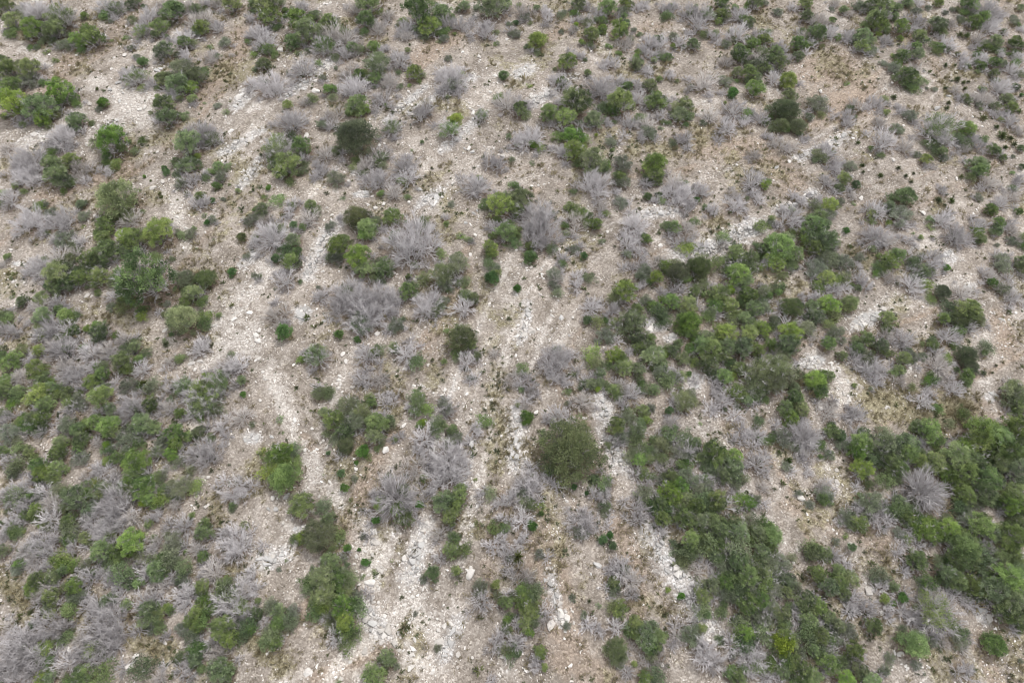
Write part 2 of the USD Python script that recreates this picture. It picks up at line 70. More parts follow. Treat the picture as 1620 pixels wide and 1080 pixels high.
(1, 3): "J460,40,110 A400,150,240 K300,160,110 J450,90,90 B755,50,80 K940,30,150 S680,150,60 B690,315,80 B655,235,35 B580,225,65 B670,405,50 T745,375,35 T860,305,25 T190,305,25 S145,360,40 K470,310,150 K420,400,180 K430,500,190 J520,430,160 K390,560,120 O580,490,120 K550,600,170 K560,690,150 S640,530,90 S490,670,120 D500,780,150 S560,750,120 D430,670,90 S550,290,70 K140,630,120 K140,700,110 S240,630,110 S100,590,110 D120,790,110 J130,820,110 D60,720,120 J10,640,90 L15,560,50 S1010,640,40 K830,920,140 K740,1040,165 S890,970,60 B1120,390,118 S1060,430,60 K1230,30,130 D1160,130,130 K1260,160,90 K1240,240,130 D1150,280,110 J1270,370,80 D1580,40,120 D1560,180,130 D1580,260,120 J1600,290,50 D1430,560,170 S1420,480,130 L1520,455,70 K1580,570,120 K1590,680,70 D1550,820,210 D1490,1060,90 S1150,860,60 D1600,380,100 T520,1075,40",
(2, 3): "D70,40,170 B130,90,90 D460,60,220 B185,10,40 S430,130,120 D810,40,150 B580,165,80 B640,215,80 B620,150,60 D60,170,130 Y35,280,90 S175,265,80 D60,390,190 D120,420,110 J160,470,50 J110,540,110 K80,560,150 K110,620,140 K80,700,110 J60,500,90 D180,700,140 D20,690,100 D20,830,150 K110,760,80 K180,880,110 D150,950,130 K205,980,60 J40,890,60 S380,540,60 Y490,560,30 S455,650,60 S350,720,70 T545,590,40 D700,370,180 D760,430,170 D640,360,110 J640,440,90 S650,490,110 D760,520,110 K680,610,130 T870,600,25 D550,740,130 D660,720,140 J780,700,120 J850,780,180 K930,780,120 J780,760,100 J870,850,110 K920,860,70 A660,870,170 S680,930,130 D760,850,70 D820,940,90 D930,940,130 L775,960,50 S850,1000,60 D730,1010,110 K840,1055,110 B1075,530,65 L985,490,45 D1040,780,130 S1130,770,160 L1205,730,80 D1250,910,230 D1190,870,140 D1300,950,150 K1380,1010,110 J1440,1050,110 D1530,920,200 D1510,1010,120 S1400,900,60 J960,40,140 J1080,30,170 D1050,80,70 D1145,95,60 L1140,140,60 J1020,190,60 K1130,180,140 K1130,240,110 J1220,190,130 J1310,110,180 J1210,60,150 J1430,130,160 J1310,200,110 L1510,180,80 J1560,130,120 D1190,300,90 J1270,280,90 D1180,360,120 S1330,340,160 S1420,240,110 J1440,320,150 S1400,400,130 J1350,450,130 J1270,460,120 J1490,410,160 S1480,500,150 S1560,470,150 J1570,380,140 J1580,250,130 J1500,580,160 S1420,540,140 J1580,560,120 S1540,660,150 K1470,760,140 J1430,690,90 S1600,680,110 D1170,480,110 J1200,530,120 B1235,650,75 D1245,580,50 D1315,590,60 J1310,800,70 D1340,640,60 B1510,790,60 S1330,520,110 D950,130,100",
(3, 3): "J30,140,140 J20,220,100 S90,320,130 S20,320,110 S60,420,150 S30,510,140 J130,430,130 J120,500,120 S180,480,100 J230,560,140 S40,620,120 J90,640,120 D180,640,120 J320,600,130 D330,660,100 J260,690,140 K110,780,150 L90,830,160 S400,720,130 J380,660,110 S430,800,120 J330,780,120 S510,760,130 J450,720,110 S200,900,110 J200,990,160 K290,1040,130 S370,900,130 J380,960,150 S480,950,120 J540,880,150 K480,1060,140 K650,1060,150 J580,1000,110 D20,1040,110 J90,1010,110 J290,860,110 S510,30,150 J590,70,110 D700,40,170 D770,40,110 D490,40,120 S630,20,110 J870,30,110 K1010,110,170 K1150,110,160 K1190,130,130 K1230,240,190 K1260,290,160 K1190,300,120 K1270,190,100 D900,130,110 S830,130,90 B500,150,50 B530,220,70 S430,185,70 J280,260,120 K370,260,110 J310,240,90 D420,270,130 D500,340,120 D350,280,90 K310,390,130 K450,370,120 K520,420,110 J380,470,130 J450,450,110 J480,510,100 D560,560,170 D640,620,190 J660,720,130 D530,620,130 D740,470,140 S680,420,90 K800,470,70 L735,545,80 B795,575,50 D770,640,120 B855,540,90 J950,310,150 K1130,390,150 J1180,430,130 Y1180,410,40 J1290,470,130 D1250,530,150 S1160,470,70 M1080,640,320 D900,640,170 D960,690,120 D1050,520,150 D1170,690,170 S990,500,90 K920,830,190 S1050,820,80 S1210,820,120 D1240,860,110 D1130,830,90 K1425,845,150 J1340,90,180 S1260,60,140 J1430,130,110 D1400,230,150 J1540,160,180 K1530,210,130 J1600,100,120 K1590,290,110 K1500,420,220 K1570,420,170 J1430,500,200 J1540,560,220 J1600,650,150 J1440,390,130 J1500,620,170 S770,920,90 S940,970,80 S740,1000,90 D1270,1010,160 S1600,940,40",
}
ROCKS = {
(0, 0): "750,525,60 780,560,30 700,570,50 570,660,60 1520,615,80 330,900,50 85,885,25 265,895,40 240,850,30 760,640,40 715,610,30 990,450,70 780,590,30 1430,740,40 1480,720,40 1580,890,70 800,170,40 1015,440,50",
(1, 0): "160,315,90 140,380,40 515,25,30 555,30,30 1590,250,40 380,580,80 320,860,70 1320,940,35 1370,960,50 1590,960,30 180,420,40 1410,360,60",
(2, 0): "1255,575,35 1090,190,40 1010,350,30 890,155,30",
(3, 0): "745,565,28 1070,690,80 640,720,30 1140,610,50 1190,460,40 790,1010,50 55,1060,50",
(0, 1): "970,110,60 1070,60,40 890,90,40 1030,70,60 600,290,60 1405,575,30 1045,1010,60 1510,645,25 1480,940,60 1360,980,50 130,405,40 70,500,50 550,790,60",
(1, 1): "760,235,50 810,210,50 1140,170,80 1040,120,60 970,200,40 1010,690,50 1045,610,40 1100,1010,35 770,1030,60 430,955,35 530,100,20 1380,270,50 1330,330,40 450,235,25 1400,255,35 290,920,90",
(2, 1): "520,180,40 350,90,25 1310,440,50 1440,460,45 1500,360,60 1410,450,30 310,930,60 360,1040,35 1020,1040,70 30,1050,60",
(3, 1): "590,175,60 975,265,70 1160,460,40 1160,500,35 1190,50,50 20,25,35 870,795,22 800,770,20 1580,220,30 690,680,40",
(0, 2): "120,45,14 1310,1040,60 1230,1055,40 1590,600,60 1090,475,12",
(1, 2): "100,605,45 195,980,75 130,1060,60 80,1060,50 940,175,50 985,180,20 1090,150,40 1055,280,55 1000,280,40 610,290,50 1195,305,45 1240,210,25 860,470,25 935,530,60 820,690,80 630,805,45 435,170,20 550,80,60 1400,1045,40 410,640,30 470,890,50 400,980,40",
(2, 2): "25,90,40 40,520,30 60,555,30 70,590,40 35,580,30 15,640,40 50,690,35 30,740,40 455,485,40 360,200,30 845,830,50 820,860,30 320,330,30",
(3, 2): "650,435,25 510,370,60 1270,330,40 480,330,50",
(0, 3): "825,970,90 915,1005,60 720,920,40 780,905,25 635,1025,30 390,840,35 270,95,50 1590,245,35 795,850,15 1600,370,60 130,720,40 60,670,50",
(1, 3): "690,200,42 740,120,60 755,190,90 690,245,42 635,275,52 625,325,38 640,375,42 575,400,42 615,430,38 650,460,38 720,440,100 770,350,62 880,830,82 910,870,42 835,740,110 970,700,52 990,600,46 960,750,42 1000,670,28 1070,540,38 1040,595,32 1060,775,24 990,860,72 1000,155,25 1355,390,110 200,770,36 100,300,90 310,710,42 160,270,50 1120,1000,60",
(2, 3): "385,170,20 310,640,90 540,330,80 900,170,25 430,835,35 370,970,50 500,390,30",
(3, 3): "990,200,50 390,565,12",
}
SURVEY_STEP, TILE_W, TILE_H = 0.25, 405, 270

# ---------------------------------------------------------------- from the survey photograph to the ground
FW, FH = 1620.0, 1080.0
CP, SP = math.cos(PITCH), math.sin(PITCH)

def rays(px, py):
    u, v = APERTURE / FOCAL * (np.asarray(px, float) - FW / 2) / FW, -APERTURE / FOCAL * (np.asarray(py, float) - FH / 2) / FW
    return u, CP + v * SP, -SP + v * CP

def pixels(x, y, z):
    dz = z - HEIGHT
    depth = y * CP - dz * SP
    up = y * SP + dz * CP
    k = FW / (APERTURE / FOCAL)
    return FW / 2 + x / depth * k, FH / 2 - up / depth * k, depth

def flat(px, py, z=0.0):
    dx, dy, dz = rays(px, py)
    t = (z - HEIGHT) / dz
    return dx * t, dy * t

rng = np.random.default_rng(20)

# limestone ledges that follow the contours of the slope (survey pixels), and how far each steps down
LEDGES = [
    ([(669, 835), (664, 860), (655, 885), (650, 905)], 0.20, 1.0),
    ([(817, 655), (820, 690), (813, 715), (822, 745)], 0.22, 0.8),
    ([(833, 480), (832, 505), (824, 540)], 0.16, 0.5),
    ([(1028, 838), (1045, 868), (1064, 900), (1092, 934), (1108, 965), (1119, 990)], 0.30, 1.1),
    ([(948, 632), (958, 660), (968, 695), (984, 735)], 0.28, 1.0),
    ([(1008, 338), (1040, 333), (1072, 334)], 0.18, 0.7),
    ([(1075, 398), (1135, 382), (1170, 366), (1200, 352)], 0.28, 1.2),
    ([(835, 168), (860, 156), (880, 146), (906, 120)], 0.22, 0.9),
    ([(688, 158), (715, 145), (747, 128)], 0.20, 0.8),
    ([(450, 152), (480, 134), (505, 112), (525, 98)], 0.22, 0.8),
    ([(486, 432), (497, 405), (515, 372), (533, 352)], 0.22, 0.8),
    ([(372, 168), (386, 150), (405, 128)], 0.2, 0.8),
    ([(410, 890), (430, 884), (448, 874)], 0.14, 0.8),
    ([(1262, 245), (1282, 238), (1310, 228), (1345, 205)], 0.2, 0.7),
    ([(576, 965), (590, 985), (607, 1000)], 0.14, 0.8),
    ([(725, 985), (714, 1010), (703, 1035)], 0.16, 0.7),
    ([(1462, 430), (1490, 415), (1510, 398)], 0.16, 0.8),
    ([(385, 415), (400, 400), (414, 388)], 0.14, 0.7),
    ([(168, 204), (180, 194)], 0.14, 0.8),
    ([(348, 242), (380, 226), (415, 205)], 0.2, 0.6), ([(380, 292), (398, 268), (410, 250)], 0.2, 0.6), ([(664, 322), (680, 308), (697, 298)], 0.18, 0.6),
    ([(700, 236), (730, 212), (762, 186)], 0.2, 0.6), ([(560, 268), (585, 246), (600, 225)], 0.16, 0.5), ([(285, 265), (305, 240), (330, 215)], 0.18, 0.5),
    ([(690, 660), (686, 700), (678, 740)], 0.18, 0.6), ([(868, 905), (880, 950), (888, 985)], 0.16, 0.5), ([(1235, 330), (1262, 318), (1290, 300)], 0.2, 0.7),
    ([(745, 700), (735, 750), (728, 790)], 0.16, 0.5), ([(610, 190), (640, 165), (672, 140)], 0.16, 0.5),
]
# bare bedrock pavements: centre, width, height (survey pixels), turn in degrees
PAVEMENTS = [(1040, 508, 52, 26, 8), (1104, 598, 26, 30, -30), (1288, 567, 46, 26, 10), (1374, 500, 60, 26, 30), (1562, 972, 24, 44, 35), (398, 692, 30, 24, 10),
             (478, 492, 34, 30, 30), (1120, 385, 40, 18, 15), (1490, 1012, 20, 16, 0), (1578, 622, 26, 20, 20), (1062, 530, 24, 16, 0), (688, 310, 16, 34, -25),
             (574, 305, 36, 13, 5), (660, 175, 40, 20, 25), (830, 115, 44, 22, 25), (30, 415, 34, 10, 0), (470, 835, 24, 16, 10), (1385, 790, 26, 12, 0), (1540, 450, 30, 16, 20)]
# tints of the ground: kind, line (survey pixels), width, strength
TINTS = [
    ("caliche", [(428, 585), (445, 630), (470, 690), (500, 745), (530, 785), (575, 830), (600, 872)], 28, 1.15),
    ("caliche", [(560, 850), (585, 880), (575, 920)], 40, 0.95),
    ("caliche", [(650, 905), (650, 950), (690, 1000), (720, 965)], 30, 0.85),
    ("caliche", [(620, 985), (640, 1040), (690, 1060)], 26, 0.7),
    ("caliche", [(640, 960), (590, 1010), (530, 1055), (450, 1078)], 26, 1.0),
    ("caliche", [(668, 820), (662, 880), (648, 930)], 18, 0.8),
    ("caliche", [(820, 450), (805, 540), (790, 610), (772, 690), (748, 800), (725, 900)], 22, 0.4),
    ("caliche", [(880, 560), (830, 470), (850, 430)], 60, 0.45),
    ("caliche", [(0, 52), (40, 75), (72, 98)], 24, 1.0),
    ("caliche", [(150, 130), (200, 165), (235, 185)], 26, 0.7),
    ("caliche", [(262, 300), (285, 345), (292, 385)], 24, 0.8),
    ("caliche", [(395, 175), (440, 140), (495, 112), (520, 90)], 16, 0.7),
    ("caliche", [(420, 250), (470, 200), (560, 130)], 18, 0.5),
    ("caliche", [(650, 260), (720, 200), (800, 130), (860, 70)], 60, 0.5),
    ("caliche", [(330, 500), (380, 450), (420, 420)], 44, 0.45),
    ("caliche", [(480, 440), (500, 400), (545, 330)], 14, 0.9),
    ("caliche", [(340, 575), (390, 530), (430, 560)], 44, 0.6),
    ("caliche", [(800, 440), (760, 400), (740, 420)], 26, 0.6),
    ("caliche", [(1095, 598), (1130, 660), (1185, 755), (1240, 860), (1262, 930)], 26, 0.6),
    ("caliche", [(1360, 505), (1440, 455), (1530, 440), (1500, 480)], 32, 0.6),
    ("caliche", [(1285, 560), (1330, 590), (1345, 640)], 26, 0.7),
    ("caliche", [(1565, 600), (1585, 640), (1600, 600)], 22, 0.7),
    ("caliche", [(1475, 110), (1490, 200), (1450, 250)], 22, 0.5),
    ("caliche", [(1060, 400), (1130, 380), (1190, 350), (1290, 300)], 22, 0.6),
    ("caliche", [(1030, 340), (960, 350)], 10, 0.8),
    ("caliche", [(960, 640), (980, 710), (1000, 770), (1040, 860), (1080, 920)], 18, 0.7),
    ("caliche", [(420, 700), (460, 760), (430, 800)], 40, 0.35),
    ("caliche", [(120, 470), (160, 465)], 26, 0.6), ("caliche", [(30, 440), (60, 430)], 24, 0.5),
    ("caliche", [(200, 1050), (215, 1040)], 16, 0.5), ("caliche", [(240, 1020), (290, 1030)], 24, 0.4),
    ("caliche", [(10, 985), (40, 990)], 18, 0.5),
    ("soil", [(1290, 100), (1340, 100), (1370, 150), (1310, 160)], 70, 0.9),
    ("soil", [(1485, 85), (1490, 130)], 30, 0.6),
    ("soil", [(1100, 225), (1200, 235), (1260, 290)], 60, 0.75),
    ("soil", [(1330, 210), (1380, 190)], 30, 0.5),
    ("soil", [(1590, 500), (1600, 540)], 46, 0.8),
    ("soil", [(860, 860), (880, 950), (900, 1040), (950, 1075)], 80, 0.8),
    ("soil", [(975, 830), (1000, 880), (1010, 960)], 40, 0.8),
    ("soil", [(1250, 790), (1330, 830), (1400, 860)], 50, 0.6),
    ("soil", [(500, 1070), (560, 1045), (630, 1000)], 30, 0.8),
    ("soil", [(478, 690), (495, 715), (480, 735)], 26, 1.0),
    ("soil", [(380, 50), (370, 90), (310, 160)], 34, 0.8),
    ("soil", [(200, 260), (110, 290), (60, 310)], 26, 0.9),
    ("soil", [(680, 70), (660, 100), (720, 60)], 34, 0.9),
    ("soil", [(640, 330), (580, 450), (575, 380)], 20, 0.5),
    ("soil", [(1010, 45), (1060, 30)], 26, 0.6),
    ("soil", [(870, 60), (900, 40)], 26, 0.8),
    ("soil", [(925, 670), (880, 600)], 28, 0.7), ("soil", [(1190, 720), (1150, 670)], 34, 0.6),
    ("soil", [(790, 780), (780, 850), (760, 950)], 36, 0.6),
    ("grass", [(1390, 630), (1440, 640), (1480, 660), (1520, 640)], 62, 0.9),
    ("grass", [(10, 920), (40, 950), (100, 960)], 46, 0.7),
    ("grass", [(200, 1000), (260, 1030), (320, 1060)], 46, 0.7),
    ("grass", [(400, 1010), (450, 1050)], 40, 0.7),
    ("grass", [(790, 590), (780, 640), (800, 700)], 30, 0.6),
    ("grass", [(600, 570), (625, 600), (600, 640)], 30, 0.5),
    ("grass", [(880, 830), (870, 880)], 44, 0.5), ("grass", [(760, 480), (790, 500)], 30, 0.5),
    ("grass", [(1350, 390), (1340, 430), (1390, 400)], 30, 0.6), ("grass", [(1430, 470), (1410, 500)], 34, 0.7),
    ("grass", [(1000, 950), (1060, 970)], 34, 0.5), ("grass", [(290, 440), (330, 430)], 30, 0.5), ("grass", [(130, 490), (200, 500)], 34, 0.5),
    ("grass", [(1150, 80), (1230, 60)], 20, 0.3), ("grass", [(1000, 240), (1010, 220), (1060, 240)], 30, 0.6),
    ("grass", [(700, 270), (640, 300)], 24, 0.4), ("grass", [(1530, 1020), (1560, 1070)], 40, 0.4), ("grass", [(1370, 890), (1420, 900)], 40, 0.4),
    ("grass", [(340, 790), (350, 840)], 34, 0.5),
]

def near_line(x, y, pts):
    """Distance to a polyline, signed by its side, and how far along (0 to 1) the nearest point lies."""
    best, sign, along = np.full(np.shape(x), 1e9), np.ones(np.shape(x)), np.zeros(np.shape(x))
    n = len(pts) - 1
    for i in range(n):
        a, b = np.array(pts[i]), np.array(pts[i + 1])
        d = b - a
        t = np.clip(((x - a[0]) * d[0] + (y - a[1]) * d[1]) / (d @ d), 0, 1)
        ex, ey = x - a[0] - t * d[0], y - a[1] - t * d[1]
        r = np.hypot(ex, ey)
        s = np.sign(d[0] * ey - d[1] * ex)
        m = r < best
        best, sign, along = np.where(m, r, best), np.where(m, s, sign), np.where(m, (i + t) / n, along)
    return best, sign, along

LEDGE_XY = [np.stack(flat(*np.array(p, float).T), 1) for p, _, _ in LEDGES]

# the contours of the slope, which bedding, tracks and wash lines follow: lines of equal level (survey pixels)
CONTOURS = [
    (0, [(60, 310), (200, 255), (310, 160), (375, 60), (400, -20)]),
    (1, [(380, 760), (395, 640), (486, 432), (533, 352), (600, 260), (747, 128), (900, 20)]),
    (2, [(640, 1100), (700, 900), (760, 720), (800, 560), (832, 480), (880, 400), (1010, 338), (1120, 305), (1262, 245), (1345, 205), (1480, 90)]),
    (3, [(1140, 1060), (1119, 990), (1028, 838), (950, 640), (962, 560), (1020, 480), (1135, 382), (1200, 352), (1310, 290), (1420, 240), (1560, 120)]),
    (4, [(1330, 1060), (1270, 940), (1190, 760), (1115, 600), (1210, 500), (1375, 455), (1490, 405), (1620, 320)]),
]
STEP = 0.17
xs, ys = np.arange(-52, 52.001, STEP), np.arange(-9, 66.001, STEP)
X, Y = np.meshgrid(xs, ys)
_xy = np.vstack([np.stack(flat(*np.array(l, float).T), 1) for _, l in CONTOURS])
_cx, _cy = np.meshgrid(np.arange(-52, 53, 2.0), np.arange(-9, 67, 2.0))
_level = RBFInterpolator(_xy, np.concatenate([np.full(len(l), float(k)) for k, l in CONTOURS]), smoothing=0.02)(np.stack([_cx.ravel(), _cy.ravel()], 1)).reshape(_cx.shape)
LEVEL = map_coordinates(_level, [(Y + 9) / 2.0, (X + 52) / 2.0], order=3, mode="nearest")
_p = np.stack([X, Y, 0 * X], -1)
LEVEL = LEVEL + 0.10 * (meshkit.fbm(_p / 5.0, 3, 61) - 0.5)
def _bands(k, seed, n=4):
    return meshkit.fbm(np.stack([LEVEL * k, 0 * X + 0.5, 0 * X + 0.5], -1), n, seed)
STREAK = 0.62 * _bands(6.0, 71) + 0.38 * _bands(17.0, 72)
BREAK = meshkit.fbm(_p / 3.2, 4, 73)
MICRO = 0.85 * (_bands(5.0, 71) - 0.5) * np.clip(BREAK * 2 - 0.2, 0, 1)

def ground(x, y):
    """Height of the slope."""
    x, y = np.asarray(x, float), np.asarray(y, float)
    p = np.stack([x, y, np.zeros_like(x)], -1)
    z = 1.3 * (meshkit.fbm(p / 22.0, 3, 5) - 0.5) + 0.32 * (meshkit.fbm(p / 4.0, 3, 9) - 0.5) + 0.07 * (meshkit.fbm(p / 0.8, 2, 3) - 0.5)
    z = z + map_coordinates(MICRO, [(y - ys[0]) / STEP, (x - xs[0]) / STEP], order=1, mode="constant")
    z = z - 0.9 * np.clip(np.hypot(x, y - 25) / 60, 0, 2) ** 2
    for xy, (_, step, _) in zip(LEDGE_XY, LEDGES):
        near = np.hypot(x - xy[:, 0].mean(), y - xy[:, 1].mean()) < 14
        if near.any():
            d, s, t = near_line(x[near], y[near], xy)
            z[near] += step * 0.5 * s * np.tanh(d / 0.22) * np.exp(-d / 1.8) * np.clip(np.minimum(t, 1 - t) * 6 + 0.15, 0, 1)
    return z

def ground_at(px, py, lift=0.0):
    """Where the sight line through a survey pixel passes lift above the ground."""
    px, py = np.atleast_1d(np.asarray(px, float)), np.atleast_1d(np.asarray(py, float))
    lift = np.broadcast_to(np.asarray(lift, float), px.shape)
    z = np.zeros(px.shape)
    for _ in range(5):
        x, y = flat(px, py, z + lift)
        z = ground(x, y)
    return x, y, z

# ---------------------------------------------------------------- reading the survey
token = re.compile(r"([A-Z])(\d+),(\d+),(\d+)")
found = []
for (tx, ty), text in SURVEY.items():
    for k, x, y, w in token.findall(text):
        found.append((k, tx * TILE_W + int(x) * SURVEY_STEP, ty * TILE_H + int(y) * SURVEY_STEP, int(w) * SURVEY_STEP))
found.sort(key=lambda f: -f[3])
plants = []
ALIKE = {"D": "DM", "M": "DM", "J": "JKAO", "K": "JKAO", "A": "JKAO", "O": "JKAO", "B": "B", "L": "L", "S": "S", "Y": "Y", "T": "TB"}
for f in found:
    if not any(o[0] in ALIKE[f[0]] and math.hypot(o[1] - f[1], o[2] - f[2]) < 0.22 * min(o[3], f[3]) for o in plants):
        plants.append(f)
TALL = {"D": 0.62, "M": 0.62, "J": 0.72, "K": 0.74, "A": 0.70, "O": 0.70, "B": 0.8, "L": 0.7, "S": 0.45, "Y": 0.8, "T": 0.6}
SWELL = {"D": 1.14, "M": 1.12, "J": 1.13, "K": 1.10, "A": 1.04, "O": 1.12, "B": 1.0, "L": 1.05, "S": 1.1, "Y": 1.05, "T": 1.1}
P_kind = np.array([f[0] for f in plants])
P_px, P_py, P_w = (np.array([f[i] for f in plants]) for i in (1, 2, 3))
_x, _y = flat(P_px, P_py)
_, _, depth0 = pixels(_x, _y, 0.0)
P_r = np.array([SWELL[k] for k in P_kind]) * P_w * depth0 * (APERTURE / FOCAL) / FW / 2
P_r = P_r * np.where((P_px > 1330) & (P_py > 620) & (P_py < 970) & np.isin(P_kind, ["J", "K"]), 1.16, 1.0)
P_h = np.array([TALL[k] for k in P_kind]) * 2 * P_r
P_x, P_y, P_z = ground_at(P_px, P_py, 0.42 * P_h)

# ---------------------------------------------------------------- materials
def mat(name, nodes, links, surface):
    return usdkit.material(stage, f"/World/Looks/{name}", nodes, links, surface=surface)

def leaf_mat(name, dark, mid, light, translucent=0.25, scale=2.2):
    """Leaves: the tone varies from leaf to leaf, from clump to clump and from plant to plant."""
    return mat(name, {
        "g": ("geometry", {}), "o": ("object_info", {}), "at": ("attribute", {"attribute": "tone"}),
        "n": ("noise_texture", {"scale": scale, "detail": 2.0, "roughness": 0.6}),
        "a": ("math", {"math_type": "multiply_add", "value2": 0.22, "value3": -0.28}),
        "b": ("math", {"math_type": "multiply_add", "value2": 0.45}),
        "c": ("math", {"math_type": "multiply_add", "value2": 0.30}),
        "e": ("math", {"math_type": "multiply_add", "value2": 0.62}),
        "r": ("rgb_ramp", {"ramp": [(0.08, dark), (0.45, mid), (0.9, light)]}),
        "hu": ("math", {"math_type": "multiply_add", "value2": 31.7, "value3": 0.13}), "hf": ("math", {"math_type": "fraction"}),
        "hm": ("map_range", {"to_min": 0.482, "to_max": 0.524}), "sf": ("math", {"math_type": "multiply_add", "value2": 57.3, "value3": 0.4}), "sg": ("math", {"math_type": "fraction"}),
        "sm": ("map_range", {"to_min": 0.66, "to_max": 1.08}), "hv": ("hsv", {}),
        "d": ("principled_bsdf", {"roughness": 0.5, "specular_ior_level": 0.4}), "t": ("translucent_bsdf", {}),
        "m": ("mix_closure", {"fac": translucent}),
    }, [("g.position", "n.vector"), ("g.random_per_island", "a.value1"), ("n.fac", "b.value1"), ("a.value", "b.value3"), ("o.random", "c.value1"), ("b.value", "c.value3"),
        ("at.fac", "e.value1"), ("c.value", "e.value3"), ("e.value", "r.fac"), ("o.random", "hu.value1"), ("hu.value", "hf.value1"), ("hf.value", "hm.value"), ("hm.result", "hv.hue"),
        ("o.random", "sf.value1"), ("sf.value", "sg.value1"), ("sg.value", "sm.value"), ("sm.result", "hv.saturation"), ("r.color", "hv.color"), ("hv.color", "d.base_color"), ("hv.color", "t.color"), ("d.BSDF", "m.closure1"), ("t.BSDF", "m.closure2")], "m.closure")

def bark_mat(name, dark, light, scale=3.0):
    return mat(name, {
        "g": ("geometry", {}), "o": ("object_info", {}),
        "n": ("noise_texture", {"scale": scale, "detail": 3.0}),
        "a": ("math", {"math_type": "multiply_add", "value2": 0.35, "value3": 0.0}),
        "b": ("math", {"math_type": "multiply_add", "value2": 0.6}),
        "c": ("math", {"math_type": "multiply_add", "value2": 0.35}),
        "r": ("rgb_ramp", {"ramp": [(0.2, dark), (0.95, light)]}),
        "d": ("principled_bsdf", {"roughness": 0.85, "specular_ior_level": 0.2}),
    }, [("g.position", "n.vector"), ("g.random_per_island", "a.value1"), ("n.fac", "b.value1"), ("a.value", "b.value3"), ("o.random", "c.value1"), ("b.value", "c.value3"), ("c.value", "r.fac"), ("r.color", "d.base_color")], "d.BSDF")

M_TWIG = bark_mat("grey_twig", (0.27, 0.252, 0.252), (0.76, 0.725, 0.73))
M_OLD = bark_mat("brown_twig", (0.25, 0.225, 0.208), (0.72, 0.668, 0.63))
M_BRANCH = bark_mat("silver_branch", (0.36, 0.342, 0.33), (0.80, 0.772, 0.76))
M_BARK = bark_mat("grey_bark", (0.16, 0.145, 0.135), (0.42, 0.40, 0.38))
M_LEAF = {
    "J": leaf_mat("dark_evergreen_leaf", (0.047, 0.071, 0.028), (0.165, 0.222, 0.078), (0.366, 0.437, 0.159)),
    "K": leaf_mat("mid_green_leaf", (0.065, 0.100, 0.031), (0.201, 0.283, 0.078), (0.413, 0.507, 0.147)),
    "A": leaf_mat("olive_leaf", (0.052, 0.066, 0.031), (0.140, 0.166, 0.072), (0.275, 0.300, 0.140)),
    "O": leaf_mat("pale_olive_leaf", (0.083, 0.101, 0.050), (0.198, 0.233, 0.110), (0.341, 0.380, 0.187)),
    "B": leaf_mat("glossy_green_leaf", (0.031, 0.070, 0.015), (0.097, 0.189, 0.040), (0.204, 0.330, 0.083)),
    "L": leaf_mat("lime_leaf", (0.100, 0.150, 0.025), (0.220, 0.300, 0.050), (0.360, 0.420, 0.090)),
    "S": leaf_mat("sage_leaf", (0.094, 0.112, 0.068), (0.198, 0.226, 0.143), (0.341, 0.369, 0.253)),
    "Y": leaf_mat("yucca_leaf", (0.100, 0.125, 0.045), (0.220, 0.250, 0.090), (0.380, 0.380, 0.170)),
    "M": leaf_mat("thicket_leaf", (0.053, 0.083, 0.033), (0.150, 0.213, 0.075), (0.300, 0.375, 0.138)),
}
M_LEAF["T"] = M_LEAF["K"]
M_DRY = bark_mat("dry_grass_blade", (0.17, 0.145, 0.085), (0.42, 0.36, 0.23), 1.0)
M_GREENGRASS = leaf_mat("green_grass_blade", (0.11, 0.125, 0.055), (0.20, 0.22, 0.095), (0.31, 0.32, 0.16))

def stone_mat(name, ramp, scale=5.0, by_stone=0.6, bump=0.3):
    return mat(name, {
        "g": ("geometry", {}), "o": ("object_info", {}),
        "n": ("noise_texture", {"scale": scale, "detail": 6.0, "roughness": 0.65}),
        "v": ("noise_texture", {"scale": scale * 7, "detail": 4.0, "roughness": 0.7}),
        "a": ("math", {"math_type": "multiply_add", "value2": by_stone, "value3": 0.0}),
        "b": ("math", {"math_type": "multiply_add", "value2": 1.0 - by_stone}),
        "c": ("math", {"math_type": "multiply_add", "value2": 0.35}),
        "e": ("math", {"math_type": "subtract", "value2": 0.17}),
        "r": ("rgb_ramp", {"ramp": ramp}),
        "bu": ("bump", {"strength": bump, "distance": 0.03}),
        "d": ("principled_bsdf", {"roughness": 0.9, "specular_ior_level": 0.2}),
    }, [("g.position", "n.vector"), ("g.position", "v.vector"), ("o.random", "a.value1"), ("n.fac", "b.value1"), ("a.value", "b.value3"), ("v.fac", "c.value1"), ("b.value", "c.value3"), ("c.value", "e.value1"),
        ("e.value", "r.fac"), ("r.color", "d.base_color"), ("v.fac", "bu.height"), ("bu.normal", "d.normal")], "d.BSDF")

M_WHITE = stone_mat("white_limestone", [(0.15, (0.30, 0.27, 0.24)), (0.45, (0.47, 0.44, 0.408)), (0.9, (0.67, 0.64, 0.61))], 4.0, 0.4)
M_GREY = stone_mat("grey_limestone", [(0.15, (0.21, 0.195, 0.18)), (0.5, (0.37, 0.358, 0.345)), (0.9, (0.54, 0.525, 0.508))], 4.0, 0.3)
M_GRAVEL = stone_mat("pale_gravel", [(0.05, (0.30, 0.255, 0.22)), (0.4, (0.45, 0.405, 0.365)), (0.75, (0.62, 0.58, 0.54)), (1.0, (0.82, 0.79, 0.76))], 3.0, 0.85, 0.0)

